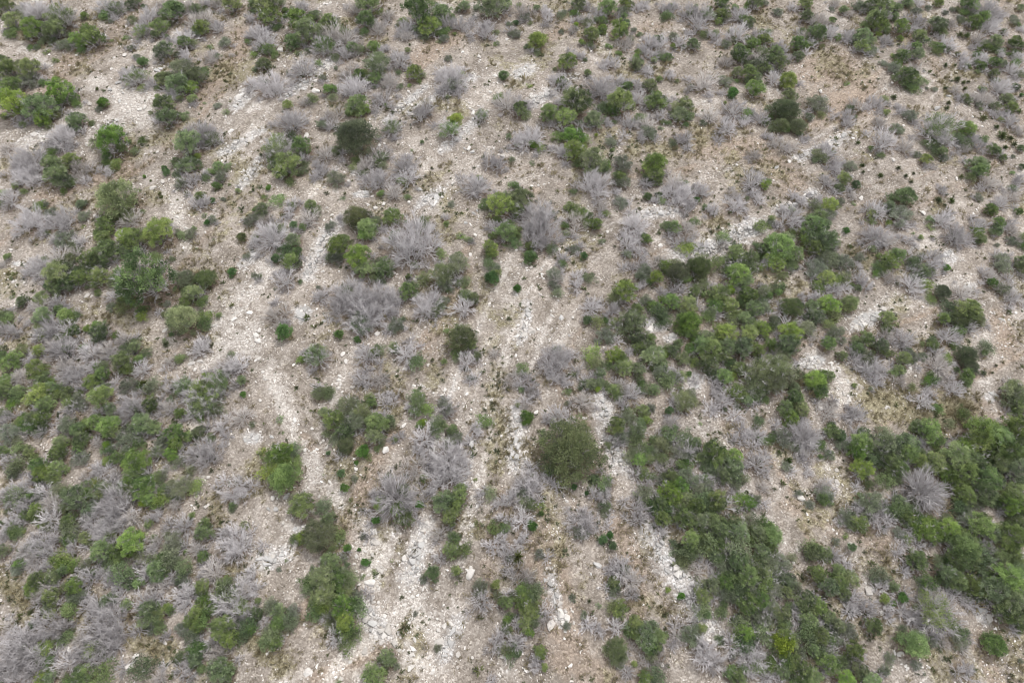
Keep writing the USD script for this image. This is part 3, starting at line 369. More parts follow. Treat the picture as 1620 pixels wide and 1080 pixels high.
def ground_mat():
    n = {"g": ("geometry", {}), "h": ("hsv", {"value": 1.0})}
    L = []
    def noise(k, scale, detail=4.0, rough=0.6):
        n[k] = ("noise_texture", {"scale": scale, "detail": detail, "roughness": rough}); L.append(("g.position", f"{k}.vector"))
    noise("big", 0.12, 5.0); noise("mid", 0.7, 5.0, 0.65); noise("fine", 6.0, 4.0, 0.7); noise("patch", 1.6, 6.0, 0.75); noise("patch2", 2.3, 6.0, 0.75); noise("grit", 26.0, 3.0, 0.7)
    n["vo"] = ("voronoi_texture", {"scale": 13.0, "randomness": 1.0}); L.append(("g.position", "vo.vector"))
    n["vs"] = ("separate_color", {}); L.append(("vo.color", "vs.color"))
    # plain earth, tan to pinkish brown
    n["r0"] = ("rgb_ramp", {"ramp": [(0.28, (0.150, 0.129, 0.108)), (0.5, (0.252, 0.222, 0.194)), (0.72, (0.362, 0.328, 0.296))]}); L.append(("mid.fac", "r0.fac"))
    def layer(k, prev, color, attr, noise_out, gain, lo, hi, amount):
        """Mixes color in where the painted attribute, broken up by noise, passes lo to hi."""
        n[k + "a"] = ("attribute", {"attribute": attr})
        n[k + "m"] = ("math", {"math_type": "multiply_add", "value2": gain, "value3": -gain / 2}); L.append((noise_out, k + "m.value1"))
        n[k + "s"] = ("math", {"math_type": "add"}); L.extend([(k + "a.fac", k + "s.value1"), (k + "m.value", k + "s.value2")])
        n[k + "r"] = ("map_range", {"range_type": "smoothstep", "from_min": lo, "from_max": hi, "to_max": amount, "clamp": True}); L.append((k + "s.value", k + "r.value"))
        n[k] = ("mix_color", {}); L.extend([(k + "r.result", k + ".fac"), (prev, k + ".a")])
        if isinstance(color, str): L.append((color, k + ".b"))
        else: n[k][1]["b"] = color
        return k + ".result"
    c = layer("soil", "r0.color", (0.262, 0.210, 0.168), "soil", "patch.fac", 1.6, 0.25, 0.85, 0.8)
    c = layer("grass", c, (0.205, 0.185, 0.115), "grass", "patch2.fac", 2.4, 0.12, 0.75, 0.8)
    n["cal"] = ("rgb_ramp", {"ramp": [(0.3, (0.345, 0.314, 0.286)), (0.65, (0.54, 0.508, 0.476))]}); L.append(("fine.fac", "cal.fac"))
    c = layer("calic", c, "cal.color", "caliche", "patch.fac", 3.6, 0.28, 1.3, 0.78)
    n["bed"] = ("rgb_ramp", {"ramp": [(0.3, (0.30, 0.29, 0.285)), (0.65, (0.50, 0.485, 0.475))]}); L.append(("fine.fac", "bed.fac"))
    c = layer("bedr", c, "bed.color", "bedrock", "patch2.fac", 2.2, 0.3, 0.8, 0.85)
    c = layer("litt", c, (0.150, 0.115, 0.090), "litter", "patch.fac", 1.5, 0.15, 0.85, 0.9)  # brown leaf litter, its colour deepened to paint in contact shade
    # embedded gravel: pale and dark cells
    n["gr"] = ("rgb_ramp", {"ramp": [(0.0, (0.42, 0.385, 0.35)), (0.35, (0.80, 0.77, 0.74)), (0.62, (1.10, 1.09, 1.08)), (0.84, (1.6, 1.62, 1.64)), (1.0, (2.0, 2.02, 2.05))]}); L.append(("vs.r", "gr.fac"))
    n["gm"] = ("mix_color", {"blend_type": "multiply", "fac": 0.5, "use_clamp": False}); L.extend([(c, "gm.a"), ("gr.color", "gm.b")])
    n["gf"] = ("map_range", {"from_min": 0.36, "from_max": 0.64, "to_min": 0.15, "to_max": 0.8, "clamp": True}); L.extend([("patch2.fac", "gf.value"), ("gf.result", "gm.fac")])
    n["br"] = ("rgb_ramp", {"ramp": [(0.3, (0.82, 0.82, 0.82)), (0.7, (1.16, 1.15, 1.14))]}); L.append(("big.fac", "br.fac"))
    n["bm"] = ("mix_color", {"blend_type": "multiply", "fac": 1.0, "use_clamp": False}); L.extend([("gm.result", "bm.a"), ("br.color", "bm.b")])
    n["gt"] = ("rgb_ramp", {"ramp": [(0.3, (0.72, 0.71, 0.70)), (0.7, (1.22, 1.22, 1.22))]}); L.append(("grit.fac", "gt.fac"))
    n["tm"] = ("mix_color", {"blend_type": "multiply", "fac": 0.8, "use_clamp": False}); L.extend([("bm.result", "tm.a"), ("gt.color", "tm.b")])
    n["hh"] = ("math", {"math_type": "multiply_add", "value2": -0.7}); L.extend([("vo.distance", "hh.value1"), ("fine.fac", "hh.value3")])
    n["bu"] = ("bump", {"strength": 0.7, "distance": 0.06}); L.append(("hh.value", "bu.height"))
    n["d"] = ("principled_bsdf", {"roughness": 0.95, "specular_ior_level": 0.15}); L.extend([("tm.result", "d.base_color"), ("bu.normal", "d.normal")])
    n.pop("h")
    return mat("stony_ground", n, L, "d.BSDF")
M_GROUND = ground_mat()

# ---------------------------------------------------------------- helpers for things, parts and copies
used = {}
def numbered(name):
    k = used[name] = used.get(name, -1) + 1
    return name if k == 0 else f"{name}_{k:03d}"

def tag(prim, label=None, category=None, group=None, kind=None):
    for k, v in (("label", label), ("category", category), ("group", group), ("kind", kind)):
        if v:
            prim.SetCustomDataByKey(k, v)

def place(xf, loc, rz=0.0, scale=(1, 1, 1), tilt=(0, 0)):
    xf.AddTranslateOp().Set(Gf.Vec3d(*map(float, loc)))
    xf.AddRotateXYZOp().Set(Gf.Vec3f(float(tilt[0]), float(tilt[1]), float(rz)))
    xf.AddScaleOp().Set(Gf.Vec3f(*map(float, scale)))

def instancer(name, meshes, material, xyz, rz, scale, pick, label, category):
    """One PointInstancer for what nobody could count. meshes: list of lists of (mesh, material)."""
    path = f"/World/{name}"
    pi = UsdGeom.PointInstancer.Define(stage, path)
    targets = []
    for i, m in enumerate(meshes):
        pr = f"{path}/kind_{i:03d}"
        if isinstance(m, list):
            UsdGeom.Xform.Define(stage, pr)
            for j, (mm, ma) in enumerate(m):
                usdkit.mesh(stage, f"{pr}/piece_{j:03d}", mm, ma)
        else:
            usdkit.mesh(stage, pr, m, material)
        targets.append(Sdf.Path(pr))
    pi.CreatePrototypesRel().SetTargets(targets)
    pi.CreateProtoIndicesAttr(Vt.IntArray.FromNumpy(np.asarray(pick, np.int32)))
    pi.CreatePositionsAttr(Vt.Vec3fArray.FromNumpy(np.asarray(xyz, np.float32)))
    pi.CreateScalesAttr(Vt.Vec3fArray.FromNumpy(np.asarray(scale, np.float32)))
    h = np.asarray(rz, float) / 2
    pi.CreateOrientationsAttr(Vt.QuathArray([Gf.Quath(float(math.cos(a)), 0.0, 0.0, float(math.sin(a))) for a in h]))
    tag(pi.GetPrim(), label, category, kind="stuff")
    return pi

# ---------------------------------------------------------------- the ground
Z = ground(X.ravel(), Y.ravel()).reshape(X.shape)
GX, GY, _d = pixels(X, Y, 0.0)
paint = {k: np.zeros(X.shape) for k in ("caliche", "soil", "grass", "bedrock", "litter")}
for kind, line, width, strength in TINTS:
    line = np.array(line, float)
    m = (GX > line[:, 0].min() - 2 * width) & (GX < line[:, 0].max() + 2 * width) & (GY > line[:, 1].min() - 2 * width) & (GY < line[:, 1].max() + 2 * width)
    d, _, _ = near_line(GX[m], GY[m], line)
    f = strength * np.clip(1.25 - d / (width * 0.62), 0, 1)
    paint[kind][m] = np.maximum(paint[kind][m], f)
light = np.clip((STREAK - 0.51) * 7, 0, 1) * np.clip((BREAK - 0.30) * 5, 0, 1)
paint["caliche"] = paint["caliche"] * np.clip(0.55 + (STREAK - 0.45) * 4 + (BREAK - 0.5) * 2, 0.35, 1.15) + 0.85 * light + 0.17
paint["caliche"] = np.maximum(paint["caliche"] - 0.45 * np.clip(paint["soil"] + paint["grass"], 0, 1), 0)
paint["soil"] = np.maximum(paint["soil"], 0.95 * np.clip((0.48 - STREAK) * 8, 0, 1) * np.clip((BREAK - 0.30) * 5, 0, 1))
paint["grass"] = np.maximum(paint["grass"], 0.55 * np.clip((meshkit.fbm(_p / 2.1, 4, 74) - 0.56) * 8, 0, 1))
paint["bedrock"] = 0.7 * np.clip((STREAK - 0.60) * 12, 0, 1) * np.clip((BREAK - 0.45) * 6, 0, 1)
for xy, (_, _, wide) in zip(LEDGE_XY, LEDGES):
    d, _, _ = near_line(X, Y, xy)
    paint["bedrock"] = np.maximum(paint["bedrock"], 0.75 * np.clip(1.3 - d / (0.9 * wide), 0, 1))
for cx, cy, w, h, deg in PAVEMENTS:
    a = math.radians(deg)
    u, v = (GX - cx) * math.cos(a) - (GY - cy) * math.sin(a), (GX - cx) * math.sin(a) + (GY - cy) * math.cos(a)
    paint["bedrock"] = np.maximum(paint["bedrock"], 0.9 * np.clip(1.5 - np.hypot(u / (w * 0.5), v / (h * 0.5)), 0, 1))
for k, x, y, r in zip(P_kind, P_x, P_y, P_r):  # leaf litter with painted contact shade, fading out from each plant foot
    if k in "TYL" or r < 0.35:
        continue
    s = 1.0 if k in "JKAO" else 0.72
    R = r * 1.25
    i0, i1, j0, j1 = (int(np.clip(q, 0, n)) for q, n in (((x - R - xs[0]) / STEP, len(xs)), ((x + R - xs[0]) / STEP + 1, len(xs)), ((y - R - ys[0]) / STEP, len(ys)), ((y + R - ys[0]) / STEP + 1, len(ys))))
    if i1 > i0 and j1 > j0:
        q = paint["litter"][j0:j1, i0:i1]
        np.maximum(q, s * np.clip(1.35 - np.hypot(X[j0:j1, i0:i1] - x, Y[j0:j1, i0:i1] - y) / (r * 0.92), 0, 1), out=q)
ny, nx = X.shape
idx = np.arange(nx * ny).reshape(ny, nx)
quads = np.stack([idx[:-1, :-1], idx[:-1, 1:], idx[1:, 1:], idx[1:, :-1]], -1).reshape(-1, 4)
verts = np.stack([X.ravel(), Y.ravel(), Z.ravel()], 1)
# the same slope goes on, in wider steps, to the horizon
edge = np.concatenate([idx[0, :], idx[1:, -1], idx[-1, -2::-1], idx[-2:0:-1, 0]])
edge = edge[::4]
ring, outer, base = [edge], [], len(verts)
ec = verts[edge] - [0, 28, 0]
for k, s in enumerate((1.25, 1.7, 2.6, 5.0, 12.0, 40.0)):
    o = ec * [s, s, 0] + [0, 28, 0]
    o[:, 2] = ground(o[:, 0] * 1.0, o[:, 1]) if s < 3 else -4.5
    outer.append(o); ring.append(base + np.arange(len(edge))); base += len(edge)
# the first ring must meet every border point: a fan per coarse step
full_edge = np.concatenate([idx[0, :], idx[1:, -1], idx[-1, -2::-1], idx[-2:0:-1, 0]])
tris = [quads[:, [0, 1, 2]], quads[:, [0, 2, 3]]]
n_e = len(edge); fan = []
for i in range(len(full_edge)):
    a, b = full_edge[i], full_edge[(i + 1) % len(full_edge)]
    c = ring[1][min(i // 4, n_e - 1)]
    fan.append((a, c, b))
    if (i + 1) % 4 == 0 or i == len(full_edge) - 1:
        nxt = ring[1][(min(i // 4, n_e - 1) + 1) % n_e]
        fan.append((b, c, nxt))
tris.append(np.array(fan))
for a, b in zip(ring[1:], ring[2:]):
    a2, b2 = np.roll(a, -1), np.roll(b, -1)
    tris += [np.stack([a, b, b2], 1), np.stack([a, b2, a2], 1)]
extra = sum(len(o) for o in outer)
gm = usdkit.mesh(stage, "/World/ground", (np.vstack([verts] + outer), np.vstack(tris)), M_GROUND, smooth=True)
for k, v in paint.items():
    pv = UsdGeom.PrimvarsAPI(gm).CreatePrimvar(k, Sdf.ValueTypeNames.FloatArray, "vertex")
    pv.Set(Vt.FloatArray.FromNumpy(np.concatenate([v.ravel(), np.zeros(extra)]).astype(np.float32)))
tag(gm.GetPrim(), "stony pale hillside of gravel, earth and caliche under the shrubs", "ground", kind="structure")

# ---------------------------------------------------------------- stones
def pebble(seed, cuts=0, flatness=0.6):
    g = np.random.default_rng(seed)
    p = g.normal(size=(9 + 7 * cuts, 3)); p /= np.linalg.norm(p, axis=1, keepdims=True)
    p *= g.uniform(0.75, 1.1, (len(p), 1)); p *= [1.0, g.uniform(0.65, 0.95), flatness]
    m = trimesh.Trimesh(p).convex_hull
    return np.array(m.vertices), np.array(m.faces)

def boulder(seed):
    """A broken block: flat faces, chipped arrises, sunk a little in the ground."""
    g = np.random.default_rng(seed)
    p = g.normal(size=(15, 3)); p /= np.linalg.norm(p, axis=1, keepdims=True)
    p = np.clip(p * g.uniform(0.85, 1.15, (15, 1)), -0.85, 0.85) * [1.1, g.uniform(0.6, 0.9), g.uniform(0.35, 0.6)]
    m = trimesh.Trimesh(p).convex_hull
    e = m.vertices[m.edges_unique]
    q = np.vstack([e[:, 0] * 0.88 + e[:, 1] * 0.12, e[:, 0] * 0.12 + e[:, 1] * 0.88])      # every corner chipped off
    m = trimesh.Trimesh(q).convex_hull.subdivide()
    v = np.array(m.vertices)
    v *= (0.92 + 0.16 * meshkit.fbm(v * 3.0 + seed, 3, seed))[:, None]
    v[:, 2] += 0.10
    return trimesh.Trimesh(v, m.faces, process=False)

def plates(poly, size, thick, g, tilt=0.05, gap=0.03):
    """Cracked slabs filling a polygon: one chamfered prism (vertices, faces) per plate."""
    x0, y0, x1, y1 = poly.bounds
    n = int(max(4, (x1 - x0) * (y1 - y0) / (size * size)))
    pts = g.uniform([x0 - size, y0 - size], [x1 + size, y1 + size], (min(n * 3, 900), 2))
    vor, out = Voronoi(pts), []
    for reg in vor.point_region:
        r = vor.regions[reg]
        if not r or -1 in r:
            continue
        cell = Polygon(vor.vertices[r]).intersection(poly)
        if cell.geom_type != "Polygon" or cell.area < 0.14 * size * size or g.random() < 0.3:
            continue
        cell = cell.convex_hull.buffer(-gap)
        if cell.geom_type != "Polygon" or cell.is_empty or cell.area < 0.08 * size * size:
            continue
        q = np.array(cell.simplify(0.05).exterior.coords)[:-1]
        q = np.vstack([q, (q + np.roll(q, -1, 0)) / 2 + g.normal(0, 0.05 * size, q.shape)])
        q = q[ConvexHull(q).vertices]
        c = q.mean(0)
        base = ground(c[:1], c[1:])[0]
        t = thick * g.uniform(0.1, 1.6)
        tx, ty = g.normal(0, tilt, 2)
        low = np.column_stack([q, np.full(len(q), base - 0.25)])
        def top(f, dz):
            s = c + (q - c) * f
            return np.column_stack([s, base + t + dz + (s - c) @ [tx, ty] + g.normal(0, 0.008, len(s))])
        rim, up = top(1.0, -0.04), top(0.84, 0.0)
        k = len(q); i = np.arange(k); j = (i + 1) % k
        v = np.vstack([low, rim, up, [[c[0], c[1], base + t + 0.012]]])
        f = np.vstack([np.stack([i, j, k + j], 1), np.stack([i, k + j, k + i], 1), np.stack([k + i, k + j, 2 * k + j], 1), np.stack([k + i, 2 * k + j, 2 * k + i], 1), np.stack([2 * k + i, 2 * k + j, np.full(k, 3 * k)], 1)])
        out.append((v, f, c))
    return out
# ---------------------------------------------------------------- builders of bushes (crown radius 1, standing on the origin)
def prisms(a, b, ra, rb):
    """Three-sided tapering sticks from a to b."""
    a, b = np.asarray(a, float), np.asarray(b, float)
    d = b - a
    d /= np.maximum(np.linalg.norm(d, axis=1, keepdims=True), 1e-9)
    ref = np.where(np.abs(d[:, 2:3]) < 0.9, [[0, 0, 1.0]], [[1.0, 0, 0]])
    u = np.cross(d, ref); u /= np.linalg.norm(u, axis=1, keepdims=True)
    w = np.cross(d, u)
    v, n = [], len(a)
    for p, r in ((a, ra), (b, rb)):
        for t in (0, 2.0944, 4.1888):
            v.append(p + (u * math.cos(t) + w * math.sin(t)) * np.asarray(r).reshape(-1, 1))
    v = np.stack(v, 1).reshape(-1, 3)
    o = (np.arange(n) * 6)[:, None, None]
    f = np.array([[0, 1, 4], [0, 4, 3], [1, 2, 5], [1, 5, 4], [2, 0, 3], [2, 3, 5]])[None] + o
    return v, f.reshape(-1, 3)

def turned(d, g, lo, hi):
    """Unit directions d bent away by lo to hi degrees, at random around."""
    e = g.normal(size=d.shape); e -= (e * d).sum(1, keepdims=True) * d; e /= np.linalg.norm(e, axis=1, keepdims=True)
    a = np.radians(g.uniform(lo, hi, (len(d), 1)))
    return d * np.cos(a) + e * np.sin(a)

def bare_bush(seed, stems=20, height=1.15, side=6, twigs=7, thick=0.022, reach=1.0, roots=1, wander=0.017):
    """Branches springing from one root and arching out to a dome: (branches, twigs) as two meshes."""
    g = np.random.default_rng(seed)
    az = np.arange(stems) * 2.39996 + g.normal(0, 0.25, stems)
    up = np.clip((np.arange(stems) + 0.5) / stems + g.normal(0, 0.06, stems), 0.02, 0.99)
    rr = np.sqrt(1 - up ** 1.6) * reach
    ln0 = g.uniform(0.6, 1.02, stems) * (1 + 0.12 * np.sin(az * 2 + g.uniform(0, 6)) + 0.1 * np.sin(az * 3 + g.uniform(0, 6)))
    tip = np.stack([rr * np.cos(az) * 0.92 * ln0, rr * np.sin(az) * 0.92 * ln0, height * (0.14 + 0.78 * up) * ln0], 1)
    root = np.stack([0.09 * np.cos(az), 0.09 * np.sin(az), np.full(stems, -0.06)], 1)
    if roots > 1:                       # several bushes grown into one another
        ca = np.arange(roots) * 6.283 / roots + g.uniform(0, 6)
        cc = np.stack([np.cos(ca), np.sin(ca)], 1) * g.uniform(0.28, 0.5, (roots, 1))
        own_root = g.integers(0, roots, stems)
        root[:, :2] += cc[own_root]
        tip[:, :2] = tip[:, :2] * 0.62 + cc[own_root]
        tip[:, 2] *= 0.85
    ctrl = root * 0.4 + tip * [0.44, 0.44, 0.60] + g.normal(0, 0.05, (stems, 3))
    T = np.linspace(0, 1, 7)
    curve = lambda t: (1 - t) ** 2 * root[:, None] + 2 * t * (1 - t) * ctrl[:, None] + t * t * tip[:, None]
    pts = curve(T[None, :, None]) + np.cumsum(g.normal(0, wander, (stems, 7, 3)), 1) * (T > 0.1)[None, :, None]
    A, B = pts[:, :-1].reshape(-1, 3), pts[:, 1:].reshape(-1, 3)
    fat = np.tile(thick * (1.15 - 0.8 * T), (stems, 1)) * g.uniform(0.75, 1.25, (stems, 1))
    big = prisms(A, B, fat[:, :-1].ravel(), fat[:, 1:].ravel())
    # side branches
    s_i = np.repeat(np.arange(stems), side)
    t = g.uniform(0.28, 1.0, len(s_i))
    k = np.minimum((t * 6).astype(int), 5); fr = t * 6 - k
    p0 = pts[s_i, k] * (1 - fr)[:, None] + pts[s_i, k + 1] * fr[:, None]
    d0 = pts[s_i, k + 1] - pts[s_i, k]; d0 /= np.linalg.norm(d0, axis=1, keepdims=True)
    d1 = turned(d0, g, 10, 38); d1[:, 2] += 0.05; d1 /= np.linalg.norm(d1, axis=1, keepdims=True)
    ln = g.uniform(0.14, 0.38, len(s_i)) * (1.15 - 0.6 * t)
    mid = p0 + d1 * (ln * 0.5)[:, None]
    d2 = turned(d1, g, 4, 22); d2[:, 2] += 0.05; d2 /= np.linalg.norm(d2, axis=1, keepdims=True)
    end = mid + d2 * (ln * 0.5)[:, None]
    r1 = thick * 0.45 * g.uniform(0.7, 1.2, len(s_i))
    # fine twigs along the side branches and at the stems' tips
    src = np.concatenate([np.repeat(np.arange(len(s_i)), twigs)])
    tt = g.uniform(0.1, 1.0, len(src))
    base = np.where((tt < 0.5)[:, None], p0[src] + (mid - p0)[src] * (tt * 2)[:, None], mid[src] + (end - mid)[src] * (tt * 2 - 1)[:, None])
    dd = turned(np.where((tt < 0.5)[:, None], d1[src], d2[src]), g, 10, 42); dd[:, 2] += 0.05; dd /= np.linalg.norm(dd, axis=1, keepdims=True)
    tl = g.uniform(0.07, 0.2, len(src))
    tb = base + dd * tl[:, None]
    tipn = np.repeat(np.arange(stems), 5)
    dt = turned((pts[:, -1] - pts[:, -2])[tipn] / np.linalg.norm((pts[:, -1] - pts[:, -2])[tipn], axis=1, keepdims=True), g, 5, 40)
    tb2 = tip[tipn] + dt * g.uniform(0.08, 0.2, len(tipn))[:, None]
    a = np.vstack([p0, mid, base, tip[tipn]]); b = np.vstack([mid, end, tb, tb2])
    ra = np.concatenate([r1, r1 * 0.8, np.full(len(base), thick * 0.25), np.full(len(tipn), thick * 0.25)])
    rb = np.concatenate([r1 * 0.8, r1 * 0.55, np.full(len(base), thick * 0.13), np.full(len(tipn), thick * 0.13)])
    return big, prisms(a, b, ra, rb)

def leaf_faces(p, d, size, g, wide=0.5):
    """A pointed leaf spray at each p, along d: two triangles."""
    n = len(p)
    s = size * g.uniform(0.6, 1.35, (n, 1))
    e = g.normal(size=(n, 3)); e -= (e * d).sum(1, keepdims=True) * d; e /= np.maximum(np.linalg.norm(e, axis=1, keepdims=True), 1e-9)
    nn = np.cross(d, e)
    v = np.stack([p, p + d * s * 0.5 + e * s * wide * 0.5 + nn * s * 0.1, p + d * s, p + d * s * 0.5 - e * s * wide * 0.5 + nn * s * 0.1], 1).reshape(-1, 3)
    o = (np.arange(n) * 4)[:, None, None]
    return v, (np.array([[0, 1, 2], [0, 2, 3]])[None] + o).reshape(-1, 3)

def lobes_of(seed, n, height, spread=0.6, size=(0.30, 0.5)):
    g = np.random.default_rng(seed)
    az = np.arange(n) * 2.39996 + g.uniform(0, 6.28)
    rr = spread * np.sqrt((np.arange(n) + 0.35) / n) * g.uniform(0.75, 1.12, n)
    R = g.uniform(*size, n)
    zc = height * (0.72 - 0.36 * (rr / max(spread, 0.01)) ** 2) * g.uniform(0.82, 1.12, n)
    return np.stack([rr * np.cos(az), rr * np.sin(az), zc], 1), R

def foliage(seed, lobes, clumps=240, per=34, leaf=0.062, tight=0.06, height=1.45, low=0.12, wide=0.5):
    """Leaf sprays gathered in clumps over lobes, with gaps between."""
    g = np.random.default_rng(seed + 100)
    C, R = lobes
    w = R ** 2 / (R ** 2).sum()
    li = g.choice(len(C), clumps, p=w)
    d = g.normal(size=(clumps, 3)); d[:, 2] += 0.55; d /= np.linalg.norm(d, axis=1, keepdims=True)
    q = C[li] + d * (R[li] * g.uniform(0.62, 1.06, clumps))[:, None] * [1, 1, 0.85]
    q[:, 2] = np.maximum(q[:, 2], low * height * g.uniform(0.4, 1.4, clumps))
    inside = (np.linalg.norm((q[:, None] - C[None]) / (R[None, :, None] * [1, 1, 0.85]), axis=2) < 0.55).any(1)
    q, d, li = q[~inside], d[~inside], li[~inside]
    k = len(q)
    cs = tight * g.uniform(0.6, 1.5, k)
    ci = np.repeat(np.arange(k), per)
    off = g.normal(size=(len(ci), 3)); off *= [1, 1, 0.65]
    p = q[ci] + off * cs[ci][:, None]
    dd = off / np.linalg.norm(off, axis=1, keepdims=True) * 0.8 + d[ci] * 0.6 + g.normal(0, 0.45, off.shape)
    dd /= np.linalg.norm(dd, axis=1, keepdims=True)
    p[:, 2] = np.maximum(p[:, 2], 0.03)
    tone = np.clip(0.5 + 0.22 * g.normal(size=k) + 0.16 * g.normal(size=len(C))[li], 0, 1)
    return (*leaf_faces(p, dd, leaf, g, wide), np.repeat(tone[ci], 4))

def wood(seed, lobes, thick=0.045, forks=4):
    """Short trunk and the limbs that carry the lobes."""
    g = np.random.default_rng(seed + 7)
    C, R = lobes
    a, b, ra, rb = [], [], [], []
    def stick(pts, r0, r1):
        for i in range(len(pts) - 1):
            n = len(pts) - 1
            a.append(pts[i]); b.append(pts[i + 1]); ra.append(r0 + (r1 - r0) * i / n); rb.append(r0 + (r1 - r0) * (i + 1) / n)
    for c, r in zip(C, R):
        root = np.array([0.05 * g.normal(), 0.05 * g.normal(), -0.08])
        m = root * 0.6 + c * [0.35, 0.35, 0.5] + g.normal(0, 0.04, 3)
        stick([root, m, c], thick, thick * 0.5)
        for _ in range(forks):
            d = g.normal(size=3); d[2] = abs(d[2]); d /= np.linalg.norm(d)
            stick([c - (c - m) * g.uniform(0, 0.4), c + d * r * 0.45 + g.normal(0, 0.03, 3), c + d * r * g.uniform(0.8, 1.0)], thick * 0.4, thick * 0.14)
    return prisms(np.array(a), np.array(b), np.array(ra), np.array(rb))

def yucca(seed):
    g = np.random.default_rng(seed)
    n = 110
    az, el = g.uniform(0, 6.283, n), np.radians(g.uniform(8, 85, n))
    d = np.stack([np.cos(az) * np.cos(el), np.sin(az) * np.cos(el), np.sin(el)], 1)
    p = d * 0.08 + [0, 0, 0.15]
    v, f = leaf_faces(p, d, 0.95, g, 0.06)
    v[:, 2] -= 0.10 * np.hypot(v[:, 0], v[:, 1]) ** 2
    core = prisms(np.array([[0, 0, -0.1]]), np.array([[0, 0, 0.3]]), np.array([0.16]), np.array([0.09]))
    return core, (v, f)

classes = stage.CreateClassPrim("/World/plant_kinds")
def kind_class(name, parts):
    """A class prim whose children are the parts of a plant; every plant of the kind refers to it."""
    path = f"/World/plant_kinds/{name}"
    stage.DefinePrim(path, "Xform")
    for pname, mesh, m in parts:
        made = usdkit.mesh(stage, f"{path}/{pname}", mesh[:2], m)
        if len(mesh) > 2:
            UsdGeom.PrimvarsAPI(made).CreatePrimvar("tone", Sdf.ValueTypeNames.FloatArray, "vertex").Set(Vt.FloatArray.FromNumpy(mesh[2].astype(np.float32)))
    return path

KIND = {k: [] for k in "DMJKAOBLSYT"}
for s in range(9):       # bare bushes, some fine and dense, some with fewer and stouter branches
    big, tw = bare_bush(s, stems=(56, 48, 64, 40, 52, 60, 36, 70, 50)[s], height=(0.95, 0.8, 1.0, 1.05, 0.75, 0.9, 1.1, 0.85, 0.95)[s], side=(6, 7, 6, 7, 7, 6, 7, 5, 7)[s], twigs=(5, 5, 4, 6, 5, 5, 5, 5, 5)[s], thick=(0.017, 0.016, 0.015, 0.019, 0.016, 0.015, 0.021, 0.0145, 0.017)[s], roots=(1, 3, 1, 1, 2, 1, 1, 3, 2)[s], wander=(0.017, 0.02, 0.03, 0.036, 0.02, 0.026, 0.034, 0.017, 0.03)[s])
    KIND["D"].append(kind_class(f"bare_{s:03d}", [("branch", big, M_BRANCH), ("twig_crown", tw, M_OLD if s in (2, 5, 7) else M_TWIG)]))
big, tw = bare_bush(77, stems=110, height=1.0, side=9, twigs=5, thick=0.0115, wander=0.026)
KIND["W"] = [kind_class("bare_white", [("branch", big, M_BRANCH), ("twig_crown", tw, M_TWIG)])]
KIND["V"] = []
for s in range(3):       # the broad ones: more and finer branches for their size
    big, tw = bare_bush(60 + s, stems=(85, 100, 75)[s], height=0.85, side=8, twigs=5, thick=0.0125, roots=(1, 4, 3)[s], wander=0.026)
    KIND["V"].append(kind_class(f"broad_bare_{s:03d}", [("branch", big, M_BRANCH), ("twig_crown", tw, M_TWIG)]))
for s in range(4):
    big, tw = bare_bush(40 + s, stems=48, height=1.05, side=7, twigs=6, thick=0.016)
    lo = lobes_of(140 + s, 9, 0.95, 0.62, (0.16, 0.28))
    KIND["M"].append(kind_class(f"half_bare_{s:03d}", [("branch", big, M_BRANCH), ("twig_crown", tw, M_TWIG), ("leaf_crown", foliage(140 + s, lo, 90, 26, 0.055, 0.055, 1.0), M_LEAF["M"])]))
def greens(key, name, count, lobe_args, fol_args, thick=0.045):
    for s in range(count):
        sd = ord(key) * 31 + s * 5
        g = np.random.default_rng(sd)
        n = int(g.integers(lobe_args[0], lobe_args[1] + 1))
        lo = lobes_of(sd, n, lobe_args[2] * g.uniform(0.9, 1.12), lobe_args[3], lobe_args[4])
        parts = [("trunk", wood(sd, lo, thick), M_BARK), ("crown", foliage(sd, lo, *fol_args), M_LEAF[key])]
        if key in "JKS":
            parts.append(("twig_crown", bare_bush(sd, stems=30, height=lobe_args[2] * 0.92, side=5, twigs=5, thick=0.015, reach=0.92)[1], M_BARK if key == "A" else M_TWIG))
        KIND[key].append(kind_class(f"{name}_{s:03d}", parts))
#                          lobes n   height spread sizes            clumps per leaf  tight height
greens("J", "evergreen", 8, (9, 14, 1.30, 0.62, (0.24, 0.42)), (215, 42, 0.060, 0.043, 1.4))
greens("K", "leafy", 8, (8, 12, 1.32, 0.60, (0.28, 0.44)), (230, 44, 0.058, 0.043, 1.4))
greens("A", "oak", 5, (16, 22, 1.15, 0.64, (0.26, 0.38)), (680, 36, 0.044, 0.046, 1.3))
greens("B", "round", 7, (5, 9, 1.25, 0.50, (0.30, 0.52)), (170, 34, 0.090, 0.065, 1.4))
M_LEAF["C"], KIND["C"] = M_LEAF["K"], []
greens("C", "domed", 5, (6, 8, 1.15, 0.46, (0.46, 0.56)), (430, 38, 0.060, 0.052, 1.35), 0.04)
greens("L", "lime", 3, (5, 8, 1.2, 0.55, (0.26, 0.42)), (110, 26, 0.11, 0.08, 1.3))
greens("S", "sage", 6, (9, 14, 0.70, 0.74, (0.14, 0.28)), (120, 24, 0.072, 0.06, 0.75), 0.03)
greens("T", "sprout", 5, (6, 9, 0.6, 0.85, (0.12, 0.3)), (34, 12, 0.17, 0.12, 0.7))
